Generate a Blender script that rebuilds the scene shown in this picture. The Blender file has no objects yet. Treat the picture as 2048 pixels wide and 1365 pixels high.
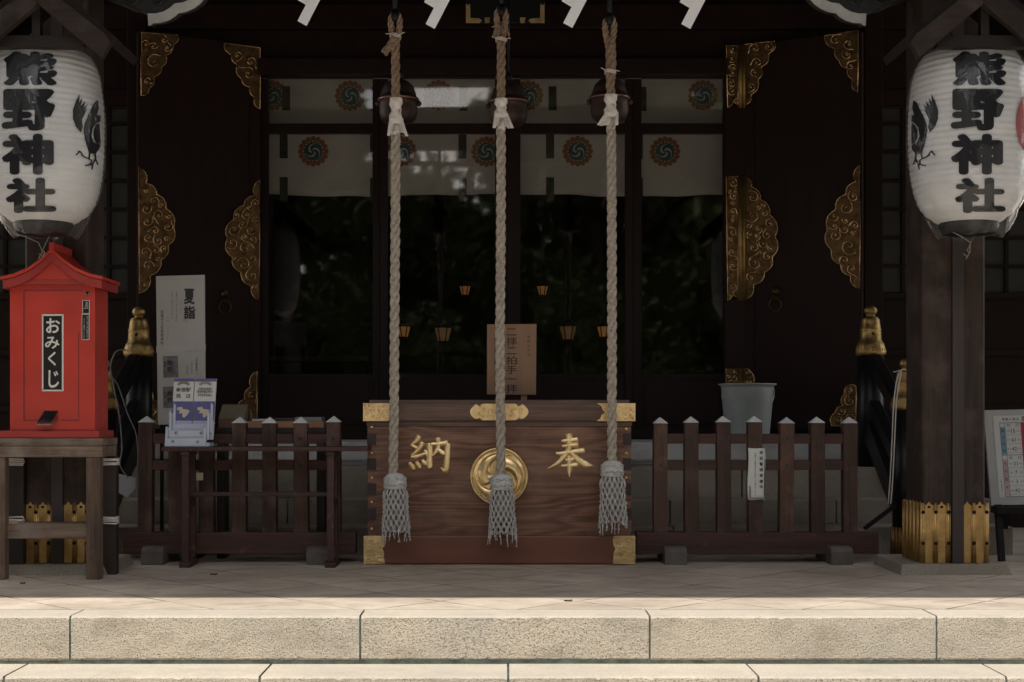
import bpy, bmesh, math, random
from mathutils import Vector, Matrix
random.seed(7)
rnd = random.uniform
SC = bpy.context.scene
COL = SC.collection
# ---------------------------------------------------------------- camera
F, H, CX, CY = 2844.0, 0.75, 1010.0, 830.0      # focal (px), eye height over porch floor, principal point
cam = bpy.data.cameras.new("camera"); camo = bpy.data.objects.new("camera", cam); COL.objects.link(camo)
camo.location = (0, 0, H); camo.rotation_euler = (math.pi/2, 0, 0)
cam.lens = 50; cam.sensor_width = 36; cam.clip_end = 400
cam.shift_x = (1024-CX)/2048; cam.shift_y = (CY-682.5)/2048
SC.camera = camo
# ---------------------------------------------------------------- light
SUN_EL, SUN_AZ = math.radians(62), math.radians(200)
w = bpy.data.worlds.new("World"); SC.world = w; w.use_nodes = True
nt = w.node_tree; nt.nodes.clear()
sky = nt.nodes.new('ShaderNodeTexSky'); sky.sky_type = 'NISHITA'; sky.sun_disc = False
sky.sun_elevation = SUN_EL; sky.sun_rotation = SUN_AZ
tcn = nt.nodes.new('ShaderNodeTexCoord'); cn = nt.nodes.new('ShaderNodeTexNoise')
cn.inputs['Scale'].default_value = 3.2; cn.inputs['Detail'].default_value = 8
nt.links.new(tcn.outputs['Generated'], cn.inputs['Vector'])
cr = nt.nodes.new('ShaderNodeValToRGB'); cr.color_ramp.elements[0].position = .36; cr.color_ramp.elements[1].position = .58
nt.links.new(cn.outputs['Fac'], cr.inputs['Fac'])
cm = nt.nodes.new('ShaderNodeMix'); cm.data_type = 'RGBA'
nt.links.new(cr.outputs['Color'], cm.inputs['Factor']); nt.links.new(sky.outputs['Color'], cm.inputs['A'])
cm.inputs['B'].default_value = (15, 14.6, 14.2, 1)
bg = nt.nodes.new('ShaderNodeBackground'); bg.inputs['Strength'].default_value = .125
out = nt.nodes.new('ShaderNodeOutputWorld')
nt.links.new(cm.outputs['Result'], bg.inputs['Color']); nt.links.new(bg.outputs[0], out.inputs[0])
sl = bpy.data.lights.new("sun", 'SUN'); sl.energy = 3.6; sl.angle = math.radians(.5); sl.color = (1, .95, .88)
so = bpy.data.objects.new("sun", sl); COL.objects.link(so)
sd = Vector((math.sin(SUN_AZ)*math.cos(SUN_EL), math.cos(SUN_AZ)*math.cos(SUN_EL), math.sin(SUN_EL)))
so.rotation_euler = sd.to_track_quat('Z', 'Y').to_euler(); so.location = sd*60
SC.view_settings.view_transform = 'Standard'; SC.view_settings.look = 'None'
SC.view_settings.exposure = 0.72; SC.view_settings.gamma = 1
SC.cycles.max_bounces = 8; SC.cycles.diffuse_bounces = 5; SC.cycles.transparent_max_bounces = 12
SC.cycles.use_denoising = True; SC.cycles.sample_clamp_indirect = 4
# ---------------------------------------------------------------- helpers
def P(px, py, d, off=0.0):
    return Vector(((px-CX)*d/F, d-off, H+(CY-py)*d/F))
def plane(d):
    return lambda px, py, off=0.0: P(px, py, d, off)
def zy(z, d): return CY-(z-H)*F/d

class MB:
    def __init__(s): s.v = []; s.f = []; s.sm = []; s.mi = []; s.m = 0
    def add(s, vs, fs, smooth=False):
        n = len(s.v); s.v += [Vector(p) for p in vs]
        for f in fs: s.f.append([n+i for i in f]); s.sm.append(smooth); s.mi.append(s.m)
        return s
    def box(s, x0, x1, y0, y1, z0, z1):
        return s.add([(x0,y0,z0),(x1,y0,z0),(x1,y1,z0),(x0,y1,z0),(x0,y0,z1),(x1,y0,z1),(x1,y1,z1),(x0,y1,z1)],
            [(0,3,2,1),(4,5,6,7),(0,1,5,4),(1,2,6,5),(2,3,7,6),(3,0,4,7)])
    def pbox(s, px0, py0, px1, py1, d, th):           # front face given in pixels at depth d, thickness backwards
        a = P(px0, py1, d); b = P(px1, py0, d)
        return s.box(a.x, b.x, d, d+th, a.z, b.z)
    def bar(s, a, b, wx, wz, up=(0,0,1)):              # box beam from a to b
        a = Vector(a); b = Vector(b); t = (b-a).normalized(); u = Vector(up)
        r = t.cross(u).normalized(); u = r.cross(t).normalized()
        vs = [q+r*sx*wx/2+u*sz*wz/2 for q in (a, b) for sx, sz in ((-1,-1),(1,-1),(1,1),(-1,1))]
        return s.add(vs, [(3,2,1,0),(4,5,6,7),(0,1,5,4),(1,2,6,5),(2,3,7,6),(3,0,4,7)])
    def tube(s, pts, r, n=8, closed=False, flat=1.0):
        pts = [Vector(p) for p in pts]; k = len(pts); rs = r if isinstance(r, (list, tuple)) else [r]*k
        vs = []; ref = None
        for i, p in enumerate(pts):
            a = pts[(i-1) % k] if (closed or i > 0) else p; b = pts[(i+1) % k] if (closed or i < k-1) else p
            t = (b-a).normalized()
            if ref is None: ref = t.orthogonal().normalized()
            else: ref = (ref-t*ref.dot(t)).normalized()
            o = t.cross(ref)
            for j in range(n):
                an = 2*math.pi*j/n; vs.append(p+ref*math.cos(an)*rs[i]+o*math.sin(an)*rs[i])
        fs = []
        for i in range(k if closed else k-1):
            for j in range(n):
                i2 = (i+1) % k
                fs.append((i*n+j, i*n+(j+1) % n, i2*n+(j+1) % n, i2*n+j))
        if not closed: fs += [tuple(range(n))[::-1], tuple((k-1)*n+j for j in range(n))]
        return s.add(vs, fs, True)
    def lathe(s, prof, c, n=32, cap=True, fn=None):    # prof [(r,z)]
        c = Vector(c); vs = []; k = len(prof)
        for i, (r, z) in enumerate(prof):
            for j in range(n):
                an = 2*math.pi*j/n; rr = r if fn is None else fn(r, z, an, i)
                vs.append(c+Vector((math.cos(an)*rr, math.sin(an)*rr, z)))
        fs = [(i*n+j, i*n+(j+1) % n, (i+1)*n+(j+1) % n, (i+1)*n+j) for i in range(k-1) for j in range(n)]
        if cap: fs += [tuple(range(n))[::-1], tuple((k-1)*n+j for j in range(n))]
        return s.add(vs, fs, True)
    def prism(s, poly, vec):
        poly = [Vector(p) for p in poly]; vec = Vector(vec); n = len(poly)
        return s.add(poly+[p+vec for p in poly],
            [tuple(range(n)), tuple(range(n, 2*n))[::-1]]+[(i, n+i, n+(i+1) % n, (i+1) % n) for i in range(n)])
    def ball(s, c, r, n=10, sx=1, sy=1, sz=1):
        c = Vector(c); vs = [c+Vector((0,0,-r*sz))]; m = max(4, n//2)
        for i in range(1, m):
            th = math.pi*i/m
            for j in range(n):
                an = 2*math.pi*j/n
                vs.append(c+Vector((math.cos(an)*math.sin(th)*r*sx, math.sin(an)*math.sin(th)*r*sy, -math.cos(th)*r*sz)))
        vs.append(c+Vector((0,0,r*sz))); L = len(vs)-1
        fs = [(0, 1+(j+1) % n, 1+j) for j in range(n)]
        for i in range(m-2):
            for j in range(n): fs.append((1+i*n+j, 1+i*n+(j+1) % n, 1+(i+1)*n+(j+1) % n, 1+(i+1)*n+j))
        fs += [(1+(m-2)*n+j, 1+(m-2)*n+(j+1) % n, L) for j in range(n)]
        return s.add(vs, fs, True)
    def ribbon(s, pts, ws, mp, base=.001, dome=.0):    # brush stroke in pixel space with a raised spine
        k = len(pts); vs = []
        for i in range(k):
            a = pts[max(0, i-1)]; b = pts[min(k-1, i+1)]
            tx, ty = b[0]-a[0], b[1]-a[1]; l = math.hypot(tx, ty) or 1; nx, ny = -ty/l, tx/l; h = ws[i]/2
            x, y = pts[i]
            vs += [mp(x+nx*h, y+ny*h, 0), mp(x+nx*h*.8, y+ny*h*.8, base), mp(x, y, base+dome), mp(x-nx*h*.8, y-ny*h*.8, base), mp(x-nx*h, y-ny*h, 0)]
        fs = [(i*5+j, i*5+j+1, i*5+5+j+1, i*5+5+j) for i in range(k-1) for j in range(4)]
        fs += [(0,1,2,3,4), tuple((k-1)*5+j for j in range(5))[::-1]]
        return s.add(vs, fs, dome > 0)
    def build(s, name, mat, parent=None, bevel=0, seg=2, loc=None, kind=None):
        base = Vector((0,0,0)); q = parent
        while q is not None: base += q.location; q = q.parent
        lo = Vector(loc) if loc is not None else (Vector((0,0,0)))
        me = bpy.data.meshes.new(name)
        me.from_pydata([p-base-lo for p in s.v], [], s.f)
        for m in (mat if isinstance(mat, (list, tuple)) else [mat]): me.materials.append(m)
        me.polygons.foreach_set('use_smooth', s.sm); me.polygons.foreach_set('material_index', s.mi)
        me.update()
        bm = bmesh.new(); bm.from_mesh(me); bmesh.ops.recalc_face_normals(bm, faces=bm.faces); bm.to_mesh(me); bm.free()
        o = bpy.data.objects.new(name, me); COL.objects.link(o); o.parent = parent; o.location = lo
        if bevel:
            b = o.modifiers.new('bevel', 'BEVEL'); b.width = bevel; b.segments = seg; b.limit_method = 'ANGLE'; b.angle_limit = math.radians(40)
        if kind: o['kind'] = kind
        return o

def thing(name, label, cat, loc, group=None):
    o = bpy.data.objects.new(name, None); COL.objects.link(o); o.location = loc; o.empty_display_size = .1
    return tag(o, label, cat, group)
def tag(o, label, cat, group=None):
    o['label'] = label; o['category'] = cat
    if group: o['group'] = group
    return o
def copy_tree(o, parent=None):
    c = o.copy(); COL.objects.link(c); c.parent = parent
    for ch in list(o.children): copy_tree(ch, c)
    return c

_gl = {}
def glyph_mesh(ch, bold=0.0, cuts=0):
    key = (ch, bold, cuts)
    if key in _gl: return _gl[key]
    c = bpy.data.curves.new('g', 'FONT'); c.body = ch; c.offset = bold; c.resolution_u = 4
    o = bpy.data.objects.new('g', c); COL.objects.link(o)
    bpy.context.view_layer.update()
    me = bpy.data.meshes.new_from_object(o.evaluated_get(bpy.context.evaluated_depsgraph_get()))
    bpy.data.objects.remove(o); bpy.data.curves.remove(c)
    bm = bmesh.new(); bm.from_mesh(me); bpy.data.meshes.remove(me)
    bmesh.ops.remove_doubles(bm, verts=bm.verts, dist=.0005)
    if cuts:
        xs = [v.co.x for v in bm.verts]; ys = [v.co.y for v in bm.verts]
        for ax, lo, hi in ((0, min(xs), max(xs)), (1, min(ys), max(ys))):
            for k in range(1, cuts):
                co = [0,0,0]; no = [0,0,0]; co[ax] = lo+(hi-lo)*k/cuts; no[ax] = 1
                bmesh.ops.bisect_plane(bm, geom=bm.verts[:]+bm.edges[:]+bm.faces[:], plane_co=co, plane_no=no)
    bm.verts.index_update()
    vs = [(v.co.x, v.co.y) for v in bm.verts]; fs = [[v.index for v in f.verts] for f in bm.faces]; bm.free()
    _gl[key] = (vs, fs); return _gl[key]
RING = [(math.cos(i*math.pi/4), math.sin(i*math.pi/4)) for i in range(8)]
def glyph(mb, ch, x0, y0, x1, y1, mp, off=.0015, bold=0.0, cuts=0, fit=True):
    vs, fs = glyph_mesh(ch, 0, cuts)
    if not vs: return
    if fit:
        a = min(v[0] for v in vs); b = max(v[0] for v in vs); c = min(v[1] for v in vs); d = max(v[1] for v in vs)
        if b-a < .4*(d-c) or d-c < .4*(b-a): a, b, c, d = (a+b)/2-.45, (a+b)/2+.45, (c+d)/2-.45, (c+d)/2+.45
    else: a, b, c, d = .0, 1., -.12, .88
    sx = (x1-x0)*bold*(1.35 if bold > .04 else 1); sy = (y1-y0)*bold; ks = [(0, 0)]
    if bold: ks += RING if bold > .03 else RING[::2]
    if fit: x0 += sx; x1 -= sx; y0 += sy; y1 -= sy
    for i, (ex, ey) in enumerate(ks):
        mb.add([mp(x0+(v[0]-a)/(b-a)*(x1-x0)+ex*sx, y1-(v[1]-c)/(d-c)*(y1-y0)+ey*sy, off+i*.00012) for v in vs], fs)
def flat_poly(mb, pts, mp, off=.001, grid=8.0):
    from mathutils.geometry import tessellate_polygon
    bm = bmesh.new(); vs_ = [bm.verts.new((x, -y, 0)) for x, y in pts]
    for tri in tessellate_polygon([[v.co for v in vs_]]): bm.faces.new([vs_[i] for i in tri])
    for ax in (0, 1):
        lo = min(v.co[ax] for v in bm.verts); hi = max(v.co[ax] for v in bm.verts); k = lo+grid
        while k < hi:
            co = [0,0,0]; no = [0,0,0]; co[ax] = k; no[ax] = 1
            bmesh.ops.bisect_plane(bm, geom=bm.verts[:]+bm.edges[:]+bm.faces[:], plane_co=co, plane_no=no); k += grid
    bm.verts.index_update()
    mb.add([mp(v.co.x, -v.co.y, off) for v in bm.verts], [[v.index for v in q.verts] for q in bm.faces]); bm.free()
def vtext(mb, body, cx, y0, size, step, mp, off=.0015, bold=0.0, wide=None):
    for i, ch in enumerate(body):
        if ch == ' ': continue
        yy = y0+i*step; ww = wide or size
        glyph(mb, ch, cx-ww/2, yy, cx+ww/2, yy+size, mp, off, bold, fit=False)
def htext(mb, body, cx, cy, size, mp, off=.0015, bold=0.0, width=None):
    vs, fs = glyph_mesh(body, 0)
    a = min(v[0] for v in vs); b = max(v[0] for v in vs); c = min(v[1] for v in vs); d = max(v[1] for v in vs)
    k = size/.72; kx = k if width is None else width/(b-a)
    for i, (ex, ey) in enumerate([(0, 0)]+(RING[::2] if bold else [])):
        mb.add([mp(cx+(v[0]-(a+b)/2)*kx+ex*bold*size, cy-(v[1]-(c+d)/2)*k+ey*bold*size, off+i*.00012) for v in vs], fs)

# ---------------------------------------------------------------- materials
def nodes(name):
    m = bpy.data.materials.new(name); m.use_nodes = True; t = m.node_tree
    return m, t, t.nodes['Principled BSDF']
def obj_vec(t, stretch=(1,1,1), rot=(0,0,0), rand=True):
    tc = t.nodes.new('ShaderNodeTexCoord'); mp = t.nodes.new('ShaderNodeMapping')
    mp.inputs['Scale'].default_value = stretch; mp.inputs['Rotation'].default_value = rot
    src = tc.outputs['Object']
    if rand:
        oi = t.nodes.new('ShaderNodeObjectInfo'); ad = t.nodes.new('ShaderNodeVectorMath'); ad.operation = 'MULTIPLY_ADD'
        ad.inputs[1].default_value = (7.3, 5.1, 9.7)
        t.links.new(oi.outputs['Random'], ad.inputs[0]); t.links.new(src, ad.inputs[2]); src = ad.outputs[0]
    t.links.new(src, mp.inputs['Vector']); return mp.outputs['Vector']
def noise(t, vec, scale, detail=6, rough=.6, dist=0):
    n = t.nodes.new('ShaderNodeTexNoise'); n.inputs['Scale'].default_value = scale; n.inputs['Detail'].default_value = detail
    n.inputs['Roughness'].default_value = rough; n.inputs['Distortion'].default_value = dist
    t.links.new(vec, n.inputs['Vector']); return n.outputs['Fac']
def ramp(t, fac, stops):
    r = t.nodes.new('ShaderNodeValToRGB'); e = r.color_ramp.elements
    while len(e) < len(stops): e.new(.5)
    for k, (p, c) in enumerate(stops): e[k].position = p; e[k].color = (*c, 1) if len(c) == 3 else c
    t.links.new(fac, r.inputs['Fac']); return r.outputs['Color']
def mix(t, fac, a, b, mode='MIX'):
    m = t.nodes.new('ShaderNodeMix'); m.data_type = 'RGBA'; m.blend_type = mode
    for sock, val in (('Factor', fac), ('A', a), ('B', b)):
        if isinstance(val, (int, float)): m.inputs[sock].default_value = val
        elif isinstance(val, (tuple, list)): m.inputs[sock].default_value = (*val, 1)
        else: t.links.new(val, m.inputs[sock])
    return m.outputs['Result']
def bump(t, b, h, strength, dist=.01):
    n = t.nodes.new('ShaderNodeBump'); n.inputs['Strength'].default_value = strength; n.inputs['Distance'].default_value = dist
    t.links.new(h, n.inputs['Height']); t.links.new(n.outputs[0], b.inputs['Normal'])
def M(name, c1, c2=None, scale=9, stretch=(1,1,1), lo=.35, hi=.65, rough=.55, metal=0, bs=0, bscale=60, spec=.5, detail=6, rvar=0, coat=0):
    m, t, b = nodes(name); c2 = c2 or tuple(c*.75 for c in c1)
    v = obj_vec(t, stretch)
    b.inputs['Roughness'].default_value = rough; b.inputs['Metallic'].default_value = metal
    b.inputs['Specular IOR Level'].default_value = spec; b.inputs['Coat Weight'].default_value = coat
    n = noise(t, v, scale, detail)
    t.links.new(ramp(t, n, [(lo, c2), (hi, c1)]), b.inputs['Base Color'])
    if rvar: t.links.new(ramp(t, noise(t, v, scale*1.7), [(.3, (rough-rvar,)*3), (.7, (rough+rvar,)*3)]), b.inputs['Roughness'])
    if bs: bump(t, b, noise(t, v, bscale, 4), bs)
    return m
def wood(name, c1, c2, axis='z', rough=.6, bs=.25, fine=1.0, wear=None, spec=.3, c3=None):
    m, t, b = nodes(name)
    st = {'x': (.06,1,1), 'y': (1,.06,1), 'z': (1,1,.06)}[axis]
    v = obj_vec(t, st)
    g1 = noise(t, v, 22*fine, 8, .65, .6); g2 = noise(t, v, 110*fine, 4, .6)
    col = ramp(t, g1, [(.32, c2), (.66, c1)])
    col = mix(t, ramp(t, g2, [(.45, (0,0,0)), (.75, (.55,.55,.55))]), col, tuple(x*.45 for x in c2))
    v2 = obj_vec(t)
    if c3: col = mix(t, ramp(t, noise(t, v2, 5, 5), [(.5, (0,0,0)), (.72, (.8,.8,.8))]), col, c3)
    if wear: col = mix(t, ramp(t, noise(t, v2, wear[1], 6, .7), [(wear[2], (0,0,0)), (wear[2]+.08, (.85,.85,.85))]), col, wear[0])
    oi = t.nodes.new('ShaderNodeObjectInfo'); mr = t.nodes.new('ShaderNodeMapRange'); mr.inputs['To Min'].default_value = .72; mr.inputs['To Max'].default_value = 1.22
    t.links.new(oi.outputs['Random'], mr.inputs['Value']); hs = t.nodes.new('ShaderNodeHueSaturation'); t.links.new(mr.outputs[0], hs.inputs['Value']); t.links.new(col, hs.inputs['Color']); col = hs.outputs[0]
    t.links.new(col, b.inputs['Base Color'])
    t.links.new(ramp(t, g1, [(.3, (rough-.1,)*3), (.7, (rough+.1,)*3)]), b.inputs['Roughness']); b.inputs['Specular IOR Level'].default_value = spec
    ad = t.nodes.new('ShaderNodeMath'); ad.operation = 'ADD'; t.links.new(g1, ad.inputs[0]); t.links.new(g2, ad.inputs[1])
    bump(t, b, ad.outputs[0], bs, .004)
    return m
def boxwood(name):                                     # flat-sawn board with cathedral figure
    m, t, b = nodes(name)
    v = obj_vec(t, (.17, 1, 1.0), rand=False)
    wp = noise(t, v, 4.2, 2, .45)
    mul = t.nodes.new('ShaderNodeMath'); mul.operation = 'MULTIPLY'; mul.inputs[1].default_value = 34
    t.links.new(wp, mul.inputs[0])
    fr = t.nodes.new('ShaderNodeMath'); fr.operation = 'PINGPONG'; fr.inputs[1].default_value = 1; t.links.new(mul.outputs[0], fr.inputs[0])
    v2 = obj_vec(t, (.022, 1, 1), rand=False)
    fine = noise(t, v2, 95, 6, .7)
    col = ramp(t, fr.outputs[0], [(.0, (.088,.035,.019)), (.55, (.165,.072,.039)), (1.0, (.215,.102,.06))])
    col = mix(t, ramp(t, fine, [(.44, (.0,)*3), (.66, (.85,)*3)]), col, (.05,.021,.013))
    col = mix(t, ramp(t, noise(t, obj_vec(t, (1,1,1.6), rand=False), 3.2, 4), [(.44, (0,0,0)), (.70, (.42,.42,.42))]), col, (.27,.17,.125))
    t.links.new(col, b.inputs['Base Color']); b.inputs['Specular IOR Level'].default_value = .4
    t.links.new(ramp(t, fine, [(.3, (.36,)*3), (.7, (.55,)*3)]), b.inputs['Roughness'])
    bump(t, b, fine, .18, .002)
    return m
def stone(name, c1, c2, dark, rough_bump, speck=260, stain=(.2,.17,.12)):
    m, t, b = nodes(name); v = obj_vec(t, rand=False)
    big = noise(t, v, 1.7, 5, .6); mid = noise(t, v, 45 if rough_bump < .7 else 75, 6, .8); sp = noise(t, v, speck, 3, .7)
    col = ramp(t, big, [(.38, c2), (.62, c1)])
    col = mix(t, ramp(t, mid, [(.35, (.35,)*3), (.6, (0,)*3)]), col, tuple(x*.72 for x in c1))
    col = mix(t, ramp(t, sp, [(.36, (.9,)*3), (.46, (0,)*3)]), col, dark)
    if rough_bump > .7: col = mix(t, ramp(t, noise(t, obj_vec(t, (.8,1,1.25), rand=False), 120, 3, .6), [(.30, (.7,)*3), (.37, (0,)*3)]), col, dark)
    col = mix(t, ramp(t, noise(t, obj_vec(t, (.7,1,1.6), rand=False), 4.5, 8, .7), [(.50, (0,)*3), (.72, (.6,)*3)]), col, stain)
    t.links.new(col, b.inputs['Base Color']); b.inputs['Roughness'].default_value = .85; b.inputs['Specular IOR Level'].default_value = .25
    ad = t.nodes.new('ShaderNodeMath'); ad.operation = 'ADD'; t.links.new(mid, ad.inputs[0]); t.links.new(noise(t, v, 120, 4, .7), ad.inputs[1])
    bump(t, b, ad.outputs[0], rough_bump, .012)
    return m
def floor_mat():
    m, t, b = nodes('diagonal paving'); v = obj_vec(t, rand=False)
    sep = t.nodes.new('ShaderNodeSeparateXYZ'); t.links.new(v, sep.inputs[0])
    def mt(op, a, bb=None, c=None):
        n = t.nodes.new('ShaderNodeMath'); n.operation = op
        for i, q in enumerate((a, bb, c)):
            if q is None: continue
            if isinstance(q, (int, float)): n.inputs[i].default_value = q
            else: t.links.new(q, n.inputs[i])
        return n.outputs[0]
    warp = mt('MULTIPLY_ADD', noise(t, v, 3, 3), .02, -.01)
    lines = []; ids = []
    X0, Y0, S = -1.363, 5.722, .389
    for sg in (1, -1):
        q = mt('MULTIPLY_ADD', mt('SUBTRACT', sep.outputs['Y'], Y0), sg, mt('SUBTRACT', sep.outputs['X'], X0))
        q = mt('ADD', mt('DIVIDE', q, math.sqrt(2)*S), warp)
        fr = mt('FRACT', q); d = mt('MINIMUM', fr, mt('SUBTRACT', 1, fr)); lines.append(d); ids.append(mt('FLOOR', q))
    ln = mt('MINIMUM', *lines)
    cmb = t.nodes.new('ShaderNodeCombineXYZ'); t.links.new(ids[0], cmb.inputs[0]); t.links.new(ids[1], cmb.inputs[1])
    wn = t.nodes.new('ShaderNodeTexWhiteNoise'); t.links.new(cmb.outputs[0], wn.inputs['Vector'])
    col = ramp(t, noise(t, v, 2.2, 7, .65), [(.33, (.33,.27,.21)), (.66, (.53,.45,.36))])
    col = mix(t, mt('MULTIPLY', wn.outputs['Value'], .35), col, (.29,.245,.205))
    col = mix(t, ramp(t, noise(t, v, 240, 3, .7), [(.3, (.6,)*3), (.42, (0,)*3)]), col, (.16,.14,.12))
    col = mix(t, ramp(t, noise(t, obj_vec(t, (.5,1.2,1), rand=False), 6, 8, .7), [(.50, (0,)*3), (.68, (.7,)*3)]), col, (.20,.17,.145))
    wd = mt('MULTIPLY_ADD', noise(t, v, 9, 4), .024, -.0015)
    lf = mt('MULTIPLY', mt('LESS_THAN', ln, wd), ramp(t, noise(t, v, 3.3, 5, .7), [(.36, (.12,)*3), (.56, (1,)*3)]))
    col = mix(t, mt('MULTIPLY', lf, .92), col, (.035,.03,.025))
    t.links.new(col, b.inputs['Base Color']); b.inputs['Roughness'].default_value = .78; b.inputs['Specular IOR Level'].default_value = .3
    hgt = mt('SUBTRACT', mt('MULTIPLY', noise(t, v, 60, 5), .3), mt('MULTIPLY', lf, 1.0))
    bump(t, b, hgt, .35, .006)
    return m
def gold(name, c1=(.78,.53,.24), c2=(.42,.24,.09), rough=.32, bs=.25, bscale=40, scale=14):
    return M(name, c1, c2, scale=scale, rough=rough, metal=1, bs=bs, bscale=bscale, rvar=.1)
def facing(t, base, edge):
    lw = t.nodes.new('ShaderNodeLayerWeight'); lw.inputs['Blend'].default_value = .5
    p = t.nodes.new('ShaderNodeMath'); p.operation = 'POWER'; p.inputs[1].default_value = 4; t.links.new(lw.outputs['Facing'], p.inputs[0])
    a = t.nodes.new('ShaderNodeMath'); a.operation = 'MULTIPLY_ADD'; a.inputs[1].default_value = edge; a.inputs[2].default_value = base; t.links.new(p.outputs[0], a.inputs[0])
    return lw, a.outputs[0]
def film(name):
    m, t, b = nodes(name); o = t.nodes['Material Output']; t.nodes.remove(b)
    tr = t.nodes.new('ShaderNodeBsdfTransparent'); gl = t.nodes.new('ShaderNodeBsdfGlossy'); df = t.nodes.new('ShaderNodeBsdfDiffuse')
    gl.inputs['Roughness'].default_value = .06; gl.inputs['Color'].default_value = (1,1,1,1); df.inputs['Color'].default_value = (.8,.8,.8,1)
    fr, fo = facing(t, .02, .7)
    v = obj_vec(t)
    bp = t.nodes.new('ShaderNodeBump'); bp.inputs['Strength'].default_value = .9; bp.inputs['Distance'].default_value = .02
    t.links.new(noise(t, obj_vec(t, (1,1,.45)), 9, 4, .5, 1.2), bp.inputs['Height'])
    for n in (gl, df): t.links.new(bp.outputs[0], n.inputs['Normal'])
    m1 = t.nodes.new('ShaderNodeMixShader'); m1.inputs[0].default_value = .025
    t.links.new(tr.outputs[0], m1.inputs[1]); t.links.new(df.outputs[0], m1.inputs[2])
    m2 = t.nodes.new('ShaderNodeMixShader'); t.links.new(fo, m2.inputs[0]); t.links.new(m1.outputs[0], m2.inputs[1]); t.links.new(gl.outputs[0], m2.inputs[2])
    t.links.new(m2.outputs[0], o.inputs[0]); return m
def glass(name, ior=1.6, tint=(.86,.83,.79)):
    m, t, b = nodes(name); o = t.nodes['Material Output']; t.nodes.remove(b)
    tr = t.nodes.new('ShaderNodeBsdfTransparent'); tr.inputs[0].default_value = (*tint, 1)
    gl = t.nodes.new('ShaderNodeBsdfGlossy'); gl.inputs['Roughness'].default_value = .028
    fr, fo = facing(t, .055, .85)
    bp = t.nodes.new('ShaderNodeBump'); bp.inputs['Strength'].default_value = .03; bp.inputs['Distance'].default_value = .01
    t.links.new(noise(t, obj_vec(t), 2.2, 1), bp.inputs['Height']); t.links.new(bp.outputs[0], gl.inputs['Normal'])
    mx = t.nodes.new('ShaderNodeMixShader'); t.links.new(fo, mx.inputs[0]); t.links.new(tr.outputs[0], mx.inputs[1]); t.links.new(gl.outputs[0], mx.inputs[2])
    t.links.new(mx.outputs[0], o.inputs[0]); return m
def emit(name, col, s):
    m, t, b = nodes(name); b.inputs['Base Color'].default_value = (*col, 1); b.inputs['Emission Color'].default_value = (*col, 1)
    b.inputs['Emission Strength'].default_value = s; return m
def paper(name, c, trans=.0, rough=.8, dirt=.12):
    m, t, b = nodes(name); v = obj_vec(t)
    t.links.new(mix(t, ramp(t, noise(t, v, 6, 6), [(.4, (0,)*3), (.75, (dirt*4,)*3)]), c, tuple(x*.7 for x in c)), b.inputs['Base Color'])
    b.inputs['Roughness'].default_value = rough; b.inputs['Specular IOR Level'].default_value = .2
    bump(t, b, noise(t, v, 14, 5), .12, .01)
    if trans:
        o = t.nodes['Material Output']; tl = t.nodes.new('ShaderNodeBsdfTranslucent'); tl.inputs[0].default_value = (*c, 1)
        mx = t.nodes.new('ShaderNodeMixShader'); mx.inputs[0].default_value = trans
        t.links.new(b.outputs[0], mx.inputs[1]); t.links.new(tl.outputs[0], mx.inputs[2]); t.links.new(mx.outputs[0], o.inputs[0])
    return m

LACQ = M('dark lacquered wood', (.017,.0052,.0034), (.011,.0036,.0025), scale=5, stretch=(6,6,.4), rough=.45, spec=.2, bs=.05)
LACQ2 = M('dark lacquered frame', (.016,.0050,.0033), (.010,.0035,.0025), scale=6, stretch=(2,2,2), rough=.45, spec=.2, bs=.04)
BLACKW = M('black painted wood', (.008,.0075,.008), (.005,.005,.0055), rough=.4, spec=.3, bs=.05)
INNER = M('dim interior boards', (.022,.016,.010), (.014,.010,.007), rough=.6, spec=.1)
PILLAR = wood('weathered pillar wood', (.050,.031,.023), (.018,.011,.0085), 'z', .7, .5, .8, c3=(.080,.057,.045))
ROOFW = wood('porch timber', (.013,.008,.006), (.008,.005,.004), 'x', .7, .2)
FENCE = wood('brown stained picket wood', (.094,.048,.033), (.032,.017,.012), 'z', .6, .4, 1.0, c3=(.16,.092,.072))
FENCEX = wood('brown stained rail wood', (.088,.042,.032), (.042,.02,.016), 'x', .6, .35, 1.0, wear=((.15,.07,.035), 8, .60))
BENCH = wood('grey weathered plank', (.19,.135,.10), (.055,.036,.027), 'x', .75, .5, .9, c3=(.2,.165,.14))
BENCHZ = wood('grey weathered leg', (.18,.12,.085), (.05,.032,.023), 'z', .75, .5, .9, c3=(.20,.155,.125))
DARKLEG = M('dark stained leg', (.026,.015,.012), (.014,.009,.007), stretch=(1,1,.2), scale=30, rough=.55, bs=.15)
TABLEW = wood('maroon painted bench', (.062,.028,.026), (.040,.019,.018), 'x', .5, .12, 1, wear=((.24,.15,.11), 26, .60))
BOXW = boxwood('figured offertory board'); BOXT = wood('offertory rail wood', (.20,.125,.095), (.10,.055,.04), 'x', .5, .2, .8)
BOXB = M('reddish skirting board', (.165,.062,.037), (.12,.044,.027), stretch=(.3,1,1), rough=.42, scale=6, bs=.05)
ENDG = M('dark end grain', (.035,.018,.014), (.02,.011,.009), rough=.6, scale=60)
STEP = stone('granite step face', (.555,.48,.375), (.43,.39,.325), (.07,.06,.045), .85, speck=180)
TREAD = stone('granite tread', (.46,.41,.335), (.385,.35,.295), (.22,.195,.16), .2, stain=(.28,.245,.2))
STEPD = stone('dull grey stone', (.34,.295,.24), (.25,.22,.18), (.09,.08,.07), .5)
PALE = stone('pale concrete kerb', (.52,.51,.50), (.40,.395,.39), (.2,.2,.2), .15)
MORT = M('mossy mortar', (.075,.10,.08), (.025,.03,.025), scale=14, rough=.9, bs=.5)
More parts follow.
